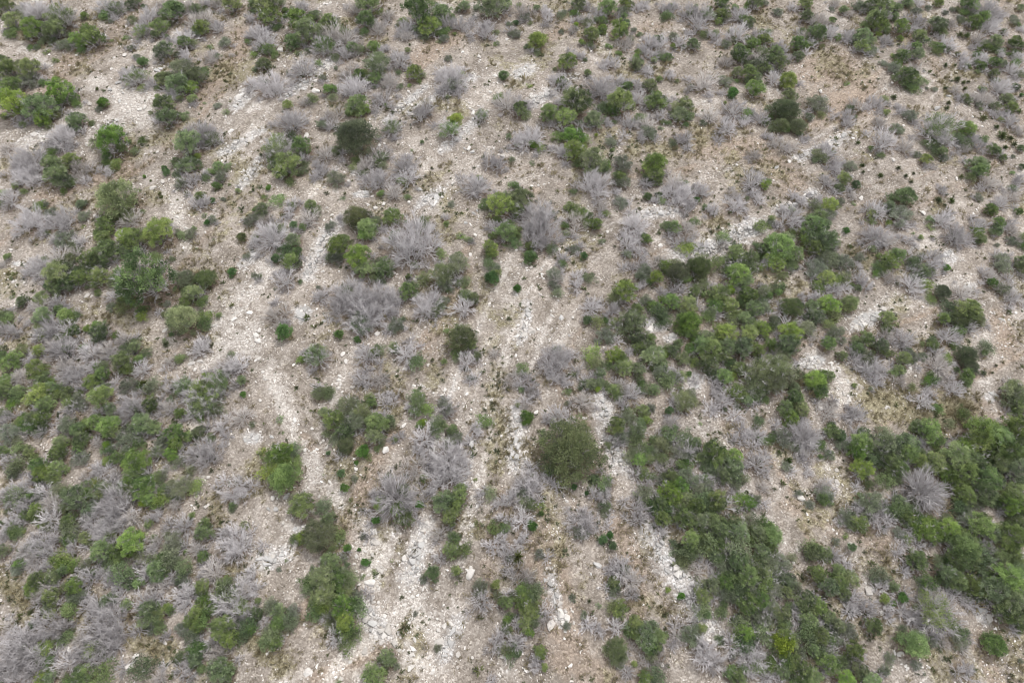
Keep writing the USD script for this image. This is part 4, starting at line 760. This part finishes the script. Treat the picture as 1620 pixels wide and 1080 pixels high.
for s in range(5):
    sd = 900 + s
    lo = lobes_of(sd, 13, 1.25, 0.68, (0.18, 0.32))
    big, tw = bare_bush(sd, stems=34, height=1.15, side=6, twigs=6, thick=0.018)
    KIND["O"].append(kind_class(f"thin_{s:03d}", [("branch", big, M_BRANCH), ("twig_crown", tw, M_TWIG), ("crown", foliage(sd, lo, 250, 26, 0.055, 0.055, 1.3), M_LEAF["O"])]))
for s in range(3):
    core, bl = yucca(s)
    KIND["Y"].append(kind_class(f"spiky_{s:03d}", [("trunk", core, M_BARK), ("leaf_rosette", bl, M_LEAF["Y"])]))

# ---------------------------------------------------------------- what the plants are called
NAMES = {"D": "bare_shrub", "M": "half_bare_shrub", "J": "evergreen_bush", "K": "leafy_bush", "A": "olive_green_tree", "O": "thin_leaved_bush", "B": "round_bush", "L": "lime_green_bush", "S": "sage_green_shrub", "Y": "spiky_plant", "T": "green_sprout"}
WORDS = {"D": "grey leafless shrub", "M": "half-leafy grey shrub", "J": "dark green bush", "K": "mid green bush", "A": "dull olive tree", "O": "thin grey-green bush", "B": "dense vivid green bush", "L": "yellow-green bush", "S": "low sage-green shrub", "Y": "spiky rosette plant", "T": "tiny green plant"}
CATS = {"D": "shrub", "M": "shrub", "J": "bush", "K": "bush", "A": "tree", "O": "bush", "B": "bush", "L": "bush", "S": "shrub", "Y": "plant", "T": "plant"}
GROUPS = {"D": "grey leafless shrubs on the hillside", "M": "grey shrubs with some green leaves", "J": "dark green bushes on the hillside", "K": "mid green bushes on the hillside", "A": "dull olive green trees", "O": "thin grey-green bushes", "B": "small dense vivid green bushes", "L": "small yellow-green bushes", "S": "low sage-green shrubs", "Y": "spiky rosette plants on the slope", "T": "tiny green plants on the gravel"}
STUFF = {"D": "grey leafless twigs of lesser shrubs filling in between the larger ones", "J": "dark green leaves of lesser bushes filling in between the larger ones", "K": "mid green leaves of lesser bushes among the larger ones"}
# plants one can point to without help: survey pixel, kind, own label, and how others refer to it
LANDMARKS = [
    (902, 708, "A", "big round dull olive tree standing alone in the lower middle", "the big olive tree in the lower middle"),
    (565, 215, "A", "dark olive tree with a wide flat crown, upper left of the centre", "the wide olive tree upper left of centre"),
    (1242, 172, "A", "dark olive tree at the lower edge of the bare brown clearing, upper right", "the olive tree by the brown clearing"),
    (227, 442, "K", "largest green tree on the left slope, grey limbs showing", "the largest tree on the left slope"),
    (185, 314, "O", "pale green dome-shaped tree on the left slope", "the pale domed tree on the left"),
    (252, 367, "K", "bright green bushy tree beside white rubble on the left slope", "the bright tree on the left slope"),
    (290, 508, "K", "light green rounded tree alone on gravel, left of centre", "the lone light green tree left of centre"),
    (650, 378, "D", "largest leafless shrub near the centre, a broad silver-grey dome", "the broad silver dome near the centre"),
    (580, 470, "D", "broad pale leafless thicket below the green bushes left of centre", "the broad pale thicket left of centre"),
    (778, 437, "B", "smooth round deep green bush on white gravel at the centre", "the round deep green bush at the centre"),
    (449, 524, "B", "vivid green ball-shaped bush below a grey shrub left of centre", "the vivid green ball left of centre"),
    (366, 431, "B", "narrow upright vivid green bush alone on pale gravel at left", "the narrow vivid bush on the left"),
    (162, 161, "B", "small dark evergreen bush on white rubble at upper left", "the dark bush on white rubble, upper left"),
    (179, 224, "K", "light green bush with yellowish lower leaves at upper left", "the yellow-tinged bush at upper left"),
    (425, 130, "D", "spiky fan of grey branches on the upper left track", "the spiky grey fan at upper left"),
    (850, 64, "K", "egg-shaped green bush standing alone near the top middle", "the egg-shaped bush near the top"),
    (797, 120, "B", "small round green bush alone on rubble, upper middle", "the small round bush in the upper middle"),
    (700, 22, "J", "broad dark bush near the top edge, left of the middle", "the broad dark bush at the top edge"),
    (470, 40, "K", "mid green bush in the upper left group near the top edge", "the mid green group at upper left"),
    (75, 52, "K", "green bush in the topmost left corner thicket", "the green thicket in the top left corner"),
    (285, 118, "K", "broad green bush between the two upper left tracks", "the broad green bush between the upper tracks"),
    (22, 165, "K", "broad green bush cut by the left edge of the photo", "the broad bush at the left edge"),
    (1035, 262, "K", "smooth light green dome bush right of the top middle", "the light green dome right of top middle"),
    (910, 215, "K", "long green bush in the thicket above the middle", "the long green thicket above the middle"),
    (948, 135, "D", "fan of grey twigs above the green thicket, top middle", "the grey fan above the thicket"),
    (1116, 127, "D", "neat grey ball of twigs on gravel in the upper right", "the neat grey ball at upper right"),
    (1370, 58, "J", "dark upright bush above the brown clearing at upper right", "the dark bush above the brown clearing"),
    (1435, 120, "J", "dark bush at the right edge of the brown clearing", "the dark bush right of the brown clearing"),
    (1248, 127, "J", "round dark bush at the left edge of the brown clearing", "the round bush left of the brown clearing"),
    (1530, 202, "J", "compact dark green bush beside a grey dome, right side", "the compact dark bush at far upper right"),
    (1485, 200, "M", "large grey dome with green tips at upper right", "the large grey dome at upper right"),
    (1432, 312, "K", "smooth dark green dome bush on the right slope", "the dark green dome on the right slope"),
    (1589, 1, "S", "", ""),
    (1082, 302, "D", "large grey leafless shrub above the short rock ledge", "the large grey shrub above the ledge"),
    (1005, 352, "D", "grey leafless shrub with green on its lower right, right of centre", "the grey and green shrub right of centre"),
    (855, 370, "D", "tall sprawling leafless shrub right above the centre", "the sprawling bare shrub above the centre"),
    (841, 405, "B", "vivid green bush at the foot of a sprawling leafless shrub", "the vivid bush under the sprawling shrub"),
    (1072, 432, "A", "brownish olive tree at the upper end of the long thicket", "the brownish tree atop the long thicket"),
    (1232, 390, "K", "bright green tree on the upper edge of the right thicket", "the bright tree atop the right thicket"),
    (1290, 357, "K", "tall dark green tree on the right, above the thicket", "the tall tree above the right thicket"),
    (1344, 480, "K", "round green bush at the right tip of the long thicket", "the round bush at the thicket's right tip"),
    (1532, 490, "J", "dark green clustered tree beside a dry brown patch, far right", "the dark tree by the brown patch"),
    (1095, 512, "K", "bright round bush beside the grey bedrock, right of centre", "the bright bush beside the bedrock"),
    (1000, 510, "J", "dark green bush left of the grey bedrock, right of centre", "the dark bush left of the bedrock"),
    (1205, 590, "O", "large pale green tree with grey branches in the right thicket", "the large pale tree in the right thicket"),
    (1290, 602, "J", "rounded dark bush below the white bedrock on the right", "the dark bush below the right bedrock"),
    (1275, 690, "D", "whitish rounded leafless tree below the right thicket", "the whitish leafless tree on the right"),
    (1465, 772, "D", "largest white-grey leafless tree beside dark trees at lower right", "the white leafless tree at lower right"),
    (1560, 683, "K", "largest dark green tree of the grove at the right edge", "the largest tree of the right grove"),
    (1525, 742, "K", "bright green tree at the lower left of the right grove", "the bright tree of the right grove"),
    (1461, 632, "D", "spiky pale leafless shrub alone above the right grove", "the spiky shrub above the right grove"),
    (1533, 565, "A", "dull green tree beside a leafless shrub, far right", "the dull green tree at far right"),
    (1485, 970, "M", "big silvery half-leafless shrub in the lower right corner", "the big silvery shrub at lower right"),
    (1445, 1017, "K", "rounded mid green bush below the big silvery shrub", "the round bush below the silvery shrub"),
    (1571, 1021, "K", "dark oval bush alone by the bottom right corner", "the oval bush by the bottom right corner"),
    (1522, 872, "K", "rounded bright green bush below the grove at lower right", "the rounded bush below the right grove"),
    (1590, 920, "K", "wide dark tree cut by the lower right edge", "the wide tree at the lower right edge"),
    (1322, 905, "K", "green bush on gravel between the lower right thickets", "the green bush between the lower thickets"),
    (625, 782, "D", "white-branched leafless tree with green leaves beneath, lower middle", "the white-branched tree in the lower middle"),
    (710, 720, "D", "large tangle of leafless branches left of the big olive tree", "the large tangle left of the olive tree"),
    (569, 540, "D", "", ""),
    (730, 552, "A", "dark olive bush with a grey shrub at its foot, centre", "the dark olive bush below the centre"),
    (504, 622, "A", "small round dull green tree on white rubble, left of centre", "the small dull tree on white rubble"),
    (575, 680, "B", "vivid green bush below the loose olive group, lower left of centre", "the vivid bush below the olive group"),
    (452, 757, "K", "rounded green tree in the gravel, lower left of centre", "the rounded green tree on lower left gravel"),
    (505, 847, "A", "dull olive tree beside the white boulders, lower left of centre", "the olive tree beside the white boulders"),
    (512, 935, "K", "tall green tree left of the white boulder track", "the tall tree left of the boulder track"),
    (685, 907, "B", "round vivid green bush on the pale track near the bottom", "the vivid bush on the pale track"),
    (612, 1040, "K", "bright green bush beside the lowest white boulder", "the bright bush by the lowest boulder"),
    (590, 1070, "K", "green bush cut by the bottom edge, left of the middle", "the green bush at the bottom edge"),
    (593, 822, "B", "dark green ball bush just above the white boulders", "the green ball above the boulders"),
    (713, 800, "K", "green bush below the large grey tangle, lower middle", "the green bush below the large tangle"),
    (960, 855, "B", "dark green pair of tufts alone on gravel in the lower middle", "the lone dark tuft in the lower middle"),
    (1004, 1050, "L", "bright yellow-green sprig near the bottom edge, right of the middle", "the yellow sprig near the bottom edge"),
    (792, 1015, "D", "large round leafless shrub near the bottom edge, middle", "the large round shrub at the bottom middle"),
    (925, 822, "D", "round silver shrub below the big olive tree", "the round silver shrub below the olive tree"),
    (980, 962, "K", "small bright green bush in the lower middle right", "the small bright bush at lower middle"),
    (1022, 1005, "J", "green bush right of the twin spiky grey shrubs, lower middle", "the green bush by the twin spiky shrubs"),
    (1122, 1037, "D", "large grey leafless shrub at the bottom, right of the middle", "the large grey shrub at the bottom right"),
    (1218, 847, "J", "dark dome bush on the upper edge of the lower right thicket", "the dark dome atop the lower thicket"),
    (1075, 780, "K", "bright green bush at the upper left of the lower right thicket", "the bright bush in the lower thicket"),
    (320, 622, "M", "", ""),
    (322, 715, "D", "silver leafless shrub beside the white rubble, lower left", "the silver shrub beside the left rubble"),
    (372, 777, "D", "spiky leafless shrub alone on rubble, lower left", "the spiky shrub on lower left rubble"),
    (175, 797, "D", "large tangled leafless tree in the lower left thicket", "the large tangled tree at lower left"),
    (162, 985, "D", "largest leafless tree in the bottom left thicket", "the largest bare tree at bottom left"),
    (60, 622, "K", "bright green bush in the dense thicket on the far left", "the bright bush in the far left thicket"),
    (195, 575, "J", "dark green upright bush at the top of the left thicket", "the dark bush atop the left thicket"),
    (120, 1000, "D", "", ""), (367, 952, "D", "sprawling leafless shrub left of the tall tree, bottom left", "the sprawling shrub at lower left"),
    (350, 995, "K", "yellowish green bush in the bottom left thicket", "the yellowish bush at bottom left"),
    (210, 860, "K", "light green bush in the middle of the lower left thicket", "the light green bush at lower left"),
    (90, 930, "J", "", ""), (67, 748, "K", "vivid green bush on the lower left slope", "the vivid bush on the lower left slope"),
    (37, 240, "D", "wide grey leafless dome near the left edge", "the wide grey dome near the left edge"),
    (1600, 855, "K", "", ""), (1290, 1075, "K", "", ""), (1375, 1075, "K", "green bush at the bottom edge, in the lower right", "the green bush at the bottom right edge"),
    (1240, 1005, "K", "yellowish green bush in the lower right thicket near the bottom", "the yellowish bush in the lower thicket"),
    (1190, 992, "J", "", ""), (575, 407, "K", "", ""), (565, 405, "K", "bright green bush above the broad pale thicket", "the bright bush above the pale thicket"),
    (567, 347, "A", "dark round bush at upper left of the broad silver dome", "the dark bush near the silver dome"),
]
SMALL, LARGE = 26, 48
own, refs = {}, []
for px, py, k, label, ref in LANDMARKS:
    if not label:
        continue
    d = np.hypot(P_px - px, P_py - py) - 0.25 * P_w + np.where(P_kind == k, 0, 1e6)
    i = int(np.argmin(d))
    if i in own or d[i] > 60:
        continue
    own[i] = label
    refs.append((P_px[i], P_py[i], ref, P_w[i]))
R_xy = np.array([r[:2] for r in refs])
WAYS = ["right of", "lower right of", "below", "lower left of", "left of", "upper left of", "above", "upper right of"]
ORD = ["nearest", "second", "third", "fourth", "fifth", "sixth", "seventh", "eighth", "ninth", "tenth"]
taken = {}
def say_which(px, py, words, reach):
    """Says where a thing is from the nearest plant that needs no help; call in order of distance."""
    d = np.hypot(R_xy[:, 0] - px, R_xy[:, 1] - py)
    j = int(np.argmin(d))
    a = int(round(math.degrees(math.atan2(py - R_xy[j, 1], px - R_xy[j, 0])) / 45.0)) % 8
    key = (words, j, a)
    n = taken[key] = taken.get(key, -1) + 1
    return f"{words}, {ORD[min(n, 9)]} {WAYS[a]} {refs[j][2]}"

labels = dict(own)
rank = sorted((i for i in range(len(plants)) if i not in own), key=lambda i: np.hypot(R_xy[:, 0] - P_px[i], R_xy[:, 1] - P_py[i]).min())
lesser = {k: [] for k in KIND}
by_kind = {k: sorted(np.nonzero(P_kind == k)[0], key=lambda i: (i not in own, -P_w[i])) for k in KIND}
few = {k: set(v[:300]) for k, v in by_kind.items()}
for i in rank:
    k = P_kind[i]
    if i not in few[k]:
        lesser[k].append(i)
        continue
    size = "" if k in "TY" else "small " if P_w[i] < SMALL and k not in "BL" else "large " if P_w[i] > LARGE else ""
    labels[i] = say_which(P_px[i], P_py[i], size + WORDS[k], P_w[i])

# ---------------------------------------------------------------- the plants, one by one
def form(i):
    k = P_kind[i]
    g = np.random.default_rng(1000 + int(i))
    if k == "D" and own.get(i, "").startswith(("white-branched", "largest white-grey", "whitish")):
        k = "W"
    elif k == "D" and P_w[i] > 48:
        k = "V"
    elif k in "KJO" and re.search(r"dome|egg|round|oval|lone light", own.get(i, "")):
        k = "C"
    elif k == "B" and i not in own and P_w[i] < 17:
        k = ("B", "T", "K")[int(g.integers(3))]
    which = KIND[k][int(g.integers(len(KIND[k])))]
    r = P_r[i]
    s = np.array([r * g.uniform(0.94, 1.08), r * g.uniform(0.94, 1.08), r * g.uniform(0.85, 1.18)])
    return which, s, g.uniform(0, 360), g.normal(0, 2.5, 2)

for i in range(len(plants)):
    if i not in labels:
        continue
    k = P_kind[i]
    which, s, rz, tilt = form(i)
    xf = UsdGeom.Xform.Define(stage, "/World/" + numbered(NAMES[k]))
    place(xf, (P_x[i], P_y[i], P_z[i]), rz, s, tilt)
    pr = xf.GetPrim()
    pr.GetReferences().AddInternalReference(Sdf.Path(which))
    pr.SetInstanceable(True)
    tag(pr, labels[i], CATS[k], GROUPS[k])

def kind_parts(path):
    return [(c, UsdShade.MaterialBindingAPI(c).GetDirectBinding().GetMaterial()) for c in stage.GetPrimAtPath(path).GetChildren()]

def instancer_of(name, paths, xyz, rz, scale, pick, label, category):
    pi = UsdGeom.PointInstancer.Define(stage, f"/World/{name}")
    targets = []
    for j, p in enumerate(paths):
        pr = UsdGeom.Xform.Define(stage, f"/World/{name}/kind_{j:03d}").GetPrim()
        pr.GetReferences().AddInternalReference(Sdf.Path(p))
        targets.append(pr.GetPath())
    pi.CreatePrototypesRel().SetTargets(targets)
    pi.CreateProtoIndicesAttr(Vt.IntArray.FromNumpy(np.asarray(pick, np.int32)))
    pi.CreatePositionsAttr(Vt.Vec3fArray.FromNumpy(np.asarray(xyz, np.float32)))
    pi.CreateScalesAttr(Vt.Vec3fArray.FromNumpy(np.asarray(scale, np.float32)))
    pi.CreateOrientationsAttr(Vt.QuathArray([Gf.Quath(float(math.cos(a)), 0.0, 0.0, float(math.sin(a))) for a in np.asarray(rz) / 2]))
    tag(pi.GetPrim(), label, category, kind="stuff")

for k, ids in lesser.items():
    if ids:
        fs = [form(i) for i in ids]
        instancer_of({"D": "grey_scrub", "J": "dark_green_scrub", "K": "mid_green_scrub"}[k], KIND[k], np.stack([P_x[ids], P_y[ids], P_z[ids]], 1), np.radians([f[2] for f in fs]), [f[1] for f in fs], [KIND[k].index(f[0]) for f in fs], STUFF[k], "scrub")

# ---------------------------------------------------------------- stones one can point to, ledges, bedrock
STONES = [boulder(300 + s) for s in range(10)]
for s, b in enumerate(STONES):
    for nm, m in (("white", M_WHITE), ("grey", M_GREY)):
        stage.DefinePrim(f"/World/plant_kinds/{nm}_stone_{s:03d}", "Xform")
        usdkit.mesh(stage, f"/World/plant_kinds/{nm}_stone_{s:03d}/stone", b, m, smooth=20)
stones = []
for (tx, ty), text in ROCKS.items():
    for t in text.split():
        x, y, w = map(int, t.split(","))
        stones.append((tx * TILE_W + x * SURVEY_STEP, ty * TILE_H + y * SURVEY_STEP, w * SURVEY_STEP))
GREY_AT = [(453, 785, 60), (300, 690, 90), (480, 500, 60), (740, 270, 160), (1150, 380, 140), (390, 690, 80), (420, 880, 60), (1000, 880, 120), (1375, 500, 90), (215, 160, 120), (888, 500, 60), (1470, 160, 60), (1240, 240, 200)]
taken.clear()
order = sorted(range(len(stones)), key=lambda i: np.hypot(R_xy[:, 0] - stones[i][0], R_xy[:, 1] - stones[i][1]).min())
for i in order:
    px, py, w = stones[i]
    x, y, z = (float(q[0]) for q in ground_at(px, py))
    g = np.random.default_rng(5000 + i)
    _, _, dep = pixels(x, y, z)
    r = w * dep * (APERTURE / FOCAL) / FW / 2 * 0.74
    grey = any(math.hypot(px - a, py - b) < c * 0.6 for a, b, c in GREY_AT)
    tone = "grey" if grey else "white"
    xf = UsdGeom.Xform.Define(stage, "/World/" + numbered("limestone_rock"))
    place(xf, (x, y, z), g.uniform(0, 360), (r * 1.05, r * 1.05, r * g.uniform(0.8, 1.1)), g.normal(0, 6, 2))
    pr = xf.GetPrim()
    pr.GetReferences().AddInternalReference(Sdf.Path(f"/World/plant_kinds/{tone}_stone_{int(g.integers(10)):03d}"))
    pr.SetInstanceable(True)
    size = "small " if w < 9 else "large " if w > 17 else ""
    tag(pr, say_which(px, py, f"{size}{'grey' if grey else 'whitish'} limestone rock", w), "rock", "loose limestone rocks on the slope")

def slab_thing(name, label, pieces, category):
    xf = UsdGeom.Xform.Define(stage, "/World/" + numbered(name))
    c = pieces[0][2]
    o = np.array([c[0], c[1], float(ground(np.array([c[0]]), np.array([c[1]]))[0])])
    xf.AddTranslateOp().Set(Gf.Vec3d(*map(float, o)))
    for j, (v, f, _) in enumerate(pieces):
        usdkit.mesh(stage, f"{xf.GetPath()}/rock_slab" + (f"_{j:03d}" if j else ""), (v - o, f), M_WHITE if (j * 7 + len(pieces)) % 9 == 0 else M_GREY)
    tag(xf.GetPrim(), label, category)

taken.clear()
for n, (xy, (line, step, wide)) in enumerate(zip(LEDGE_XY, LEDGES)):
    g = np.random.default_rng(700 + n)
    dense = np.array(LineString(xy).segmentize(0.5).coords)
    dense += g.normal(0, 0.12, dense.shape)
    band = LineString(dense).buffer(0.30 * wide, cap_style="flat").simplify(0.05)
    pieces = plates(band, 0.34, 0.05 + 0.12 * step, g, 0.09, 0.03)
    if pieces:
        m = np.mean(line, axis=0)
        slab_thing("limestone_ledge", say_which(m[0], m[1], "cracked grey limestone ledge", 0), pieces, "ledge")
for n, (cx, cy, w, h, deg) in enumerate(PAVEMENTS):
    g = np.random.default_rng(800 + n)
    t = np.linspace(0, 6.283, 18)[:-1]
    rr = g.uniform(0.75, 1.1, len(t))
    a = math.radians(deg)
    u, v = np.cos(t) * rr * w / 2, np.sin(t) * rr * h / 2
    x, y = flat(cx + u * math.cos(a) + v * math.sin(a), cy - u * math.sin(a) + v * math.cos(a))
    pieces = plates(Polygon(np.stack([x, y], 1)).buffer(0), 0.42, 0.03, g, 0.04, 0.03)
    if pieces:
        slab_thing("bedrock_pavement", say_which(cx, cy, "patch of cracked grey bedrock", 0), pieces, "bedrock")

# ---------------------------------------------------------------- gravel, grass and litter that nobody could count
def scatter(n, seed, keep):
    """Points over the ground in view and a margin round it, thinned by keep(painted values)."""
    g = np.random.default_rng(seed)
    px, py = g.uniform(-160, FW + 160, n * 3), g.uniform(-60, FH + 60, n * 3)
    x, y = flat(px, py)
    _, _, dep = pixels(x, y, 0.0)
    p = (dep / dep.max()) ** 2.2                       # as dense on the ground far off as close by
    ok = g.random(len(x)) < p
    x, y = x[ok], y[ok]
    i, j = np.clip(((y - ys[0]) / STEP).astype(int), 0, ny - 1), np.clip(((x - xs[0]) / STEP).astype(int), 0, nx - 1)
    v = {k: q[i, j] for k, q in paint.items()}
    v["noise"] = meshkit.fbm(np.stack([x, y, 0 * x], 1) / 1.6, 3, seed)
    ok = g.random(len(x)) < np.clip(keep(v), 0, 1)
    x, y = x[ok], y[ok]
    return x, y, ground(x, y), g

x, y, z, g = scatter(170000, 31, lambda v: (0.30 + 0.6 * v["caliche"] + 0.45 * v["bedrock"] - 0.12 * v["grass"] - 0.30 * v["litter"]) * (0.06 + 2.0 * np.clip((v["noise"] - 0.42) * 3.6, 0, 1)))
s = np.exp(g.normal(math.log(0.028), 0.5, len(x))).clip(0.014, 0.13)
instancer("loose_gravel", [pebble(q) for q in range(7)], M_GRAVEL, np.stack([x, y, z + s * 0.2], 1), g.uniform(0, 6.28, len(x)), s[:, None] * g.uniform(0.8, 1.25, (len(x), 3)), g.integers(0, 7, len(x)), "pale loose limestone gravel strewn over the whole slope", "gravel")
x, y, z, g = scatter(44000, 32, lambda v: (0.03 + 0.60 * np.clip(v["caliche"] - 0.25, 0, 1) + 0.7 * v["bedrock"] - 0.2 * v["litter"]) * (0.1 + 1.8 * np.clip((v["noise"] - 0.35) * 2.5, 0, 1)))
s = np.exp(g.normal(math.log(0.072), 0.45, len(x))).clip(0.04, 0.24)
instancer("loose_stones", [pebble(40 + q, 1, 0.5) for q in range(7)], M_WHITE, np.stack([x, y, z + s * 0.15], 1), g.uniform(0, 6.28, len(x)), s[:, None] * g.uniform(0.8, 1.25, (len(x), 3)), g.integers(0, 7, len(x)), "fist to head sized whitish stones scattered on the rubble patches", "stones")

def tuft(seed, n=16, lean=0.5, wide=0.10):
    g = np.random.default_rng(seed)
    az, el = g.uniform(0, 6.283, n), np.radians(g.uniform(25, 88, n))
    d = np.stack([np.cos(az) * np.cos(el), np.sin(az) * np.cos(el), np.sin(el)], 1)
    p = np.stack([0.25 * np.cos(az) * g.random(n), 0.25 * np.sin(az) * g.random(n), np.full(n, -0.05)], 1)
    return leaf_faces(p, d, 1.0, g, wide)

x, y, z, g = scatter(66000, 33, lambda v: (0.10 + 0.75 * v["grass"] + 0.25 * v["soil"] + 0.25 * v["litter"] - 0.25 * v["caliche"]) * (0.2 + 1.6 * np.clip((v["noise"] - 0.3) * 2.2, 0, 1)))
s = np.exp(g.normal(math.log(0.14), 0.35, len(x)))
instancer("dry_grass", [tuft(60 + q) for q in range(5)], M_DRY, np.stack([x, y, z], 1), g.uniform(0, 6.28, len(x)), s[:, None] * g.uniform(0.8, 1.2, (len(x), 3)), g.integers(0, 5, len(x)), "short dry tan grass tufts between the stones", "grass")
x, y, z, g = scatter(42000, 34, lambda v: (0.13 + 0.55 * v["grass"] + 0.25 * v["litter"] - 0.1 * v["soil"] - 0.05 * v["caliche"]) * np.clip((v["noise"] - 0.42) * 4, 0, 1))
s = np.exp(g.normal(math.log(0.095), 0.4, len(x)))
instancer("green_ground_cover", [tuft(70 + q, 18, 0.5, 0.3) for q in range(5)], M_GREENGRASS, np.stack([x, y, z], 1), g.uniform(0, 6.28, len(x)), s[:, None] * g.uniform(0.8, 1.2, (len(x), 3)), g.integers(0, 5, len(x)), "small green weeds and grass sprouting between the stones", "ground cover")

# low twigs and leaves that fill in round the foot of the bushes
g = np.random.default_rng(35)
host = g.choice(len(plants), 3200, p=(P_r ** 2 * np.isin(P_kind, list("DMJKAOS"))) / (P_r ** 2 * np.isin(P_kind, list("DMJKAOS"))).sum())
a, q = g.uniform(0, 6.283, len(host)), P_r[host] * np.sqrt(g.uniform(0.35, 1.45, len(host)))
x, y = P_x[host] + q * np.cos(a), P_y[host] + q * np.sin(a)
# and close the canopy of the thickets
THICKETS = [[(0, 530), (200, 520), (330, 640), (330, 760), (250, 880), (460, 960), (440, 1050), (100, 1080), (0, 900)],
            [(960, 470), (1050, 400), (1230, 340), (1340, 400), (1340, 520), (1230, 700), (1170, 740), (1230, 860), (1330, 1080), (1180, 1080), (1040, 830), (960, 690), (930, 560)],
            [(1340, 680), (1480, 700), (1620, 630), (1620, 1000), (1560, 950), (1480, 880), (1400, 810), (1340, 750)], [(870, 160), (960, 140), (1080, 150), (1090, 190), (950, 270), (890, 230)],
            [(0, 40), (100, 20), (110, 70), (60, 75)], [(1160, 60), (1250, 80), (1280, 20), (1310, 60), (1250, 140), (1170, 120)]]
tx, ty, tw_ = [], [], []
for poly, room in zip(THICKETS, (2600, 1050, 1150, 1000, 600, 1000)):
    q = Polygon(poly)
    n = int(q.area / room)
    x0, y0, x1, y1 = q.bounds
    a_, b_ = g.uniform(x0, x1, n * 3), g.uniform(y0, y1, n * 3)
    ok = [i for i in range(n * 3) if q.contains(Point(a_[i], b_[i])) and meshkit.noise(np.array([a_[i] / 45, b_[i] / 45, 0.0]), 8) > 0.42][:n]
    u_, v_, _ = ground_at(a_[ok], b_[ok], 0.2)
    tx.append(u_); ty.append(v_)
tx, ty = np.concatenate(tx), np.concatenate(ty)
n_host = len(x)
x, y = np.concatenate([x, tx]), np.concatenate([y, ty])
under_paths = []
for s_ in range(3):
    big, tw = bare_bush(200 + s_, stems=24, height=0.8, side=4, twigs=4, thick=0.028)
    under_paths.append(kind_class(f"low_twig_{s_:03d}", [("twig_crown", tw, M_TWIG), ("branch", big, M_TWIG)]))
for s_ in range(4):
    lo = lobes_of(260 + s_, 7, 0.8, 0.65, (0.22, 0.38))
    under_paths.append(kind_class(f"low_leaf_{s_:03d}", [("crown", foliage(260 + s_, lo, 70, 22, 0.10, 0.09, 0.8), M_LEAF["MOMK"[s_]])]))
s = np.where(np.arange(len(x)) < n_host, g.uniform(0.22, 0.6, len(x)), g.uniform(0.35, 0.85, len(x)))
green_host = np.concatenate([np.isin(P_kind[host], list("JKAO")), np.ones(len(tx), bool)])
pick = np.where(g.random(len(x)) < np.where(green_host, 0.6, 0.2), 3 + g.integers(0, 4, len(x)), g.integers(0, 3, len(x)))
instancer_of("undergrowth", under_paths, np.stack([x, y, ground(x, y)], 1), g.uniform(0, 6.28, len(x)), s[:, None] * g.uniform(0.8, 1.2, (len(x), 3)), pick, "low grey twigs and leaves round the foot of the bushes", "undergrowth")
# the scrub goes on outside the frame
g = np.random.default_rng(36)
x, y = g.uniform(-68, 68, 1000), g.uniform(-18, 84, 1000)
px, py, dep = pixels(x, y, 0.0)
out = (dep < 1) | (px < -75) | (px > FW + 75) | (py < -70) | (py > FH + 110)
x, y = x[out], y[out]
paths = KIND["D"] + KIND["J"] + KIND["K"]
pick = np.where(g.random(len(x)) < 0.55, g.integers(0, 9, len(x)), 9 + g.integers(0, 16, len(x)))
s = g.uniform(0.6, 1.7, len(x))
instancer_of("scrub_beyond", paths, np.stack([x, y, ground(x, y)], 1), g.uniform(0, 6.28, len(x)), s[:, None] * g.uniform(0.85, 1.15, (len(x), 3)), pick, "grey and green scrub that goes on over the slope beyond", "scrub")
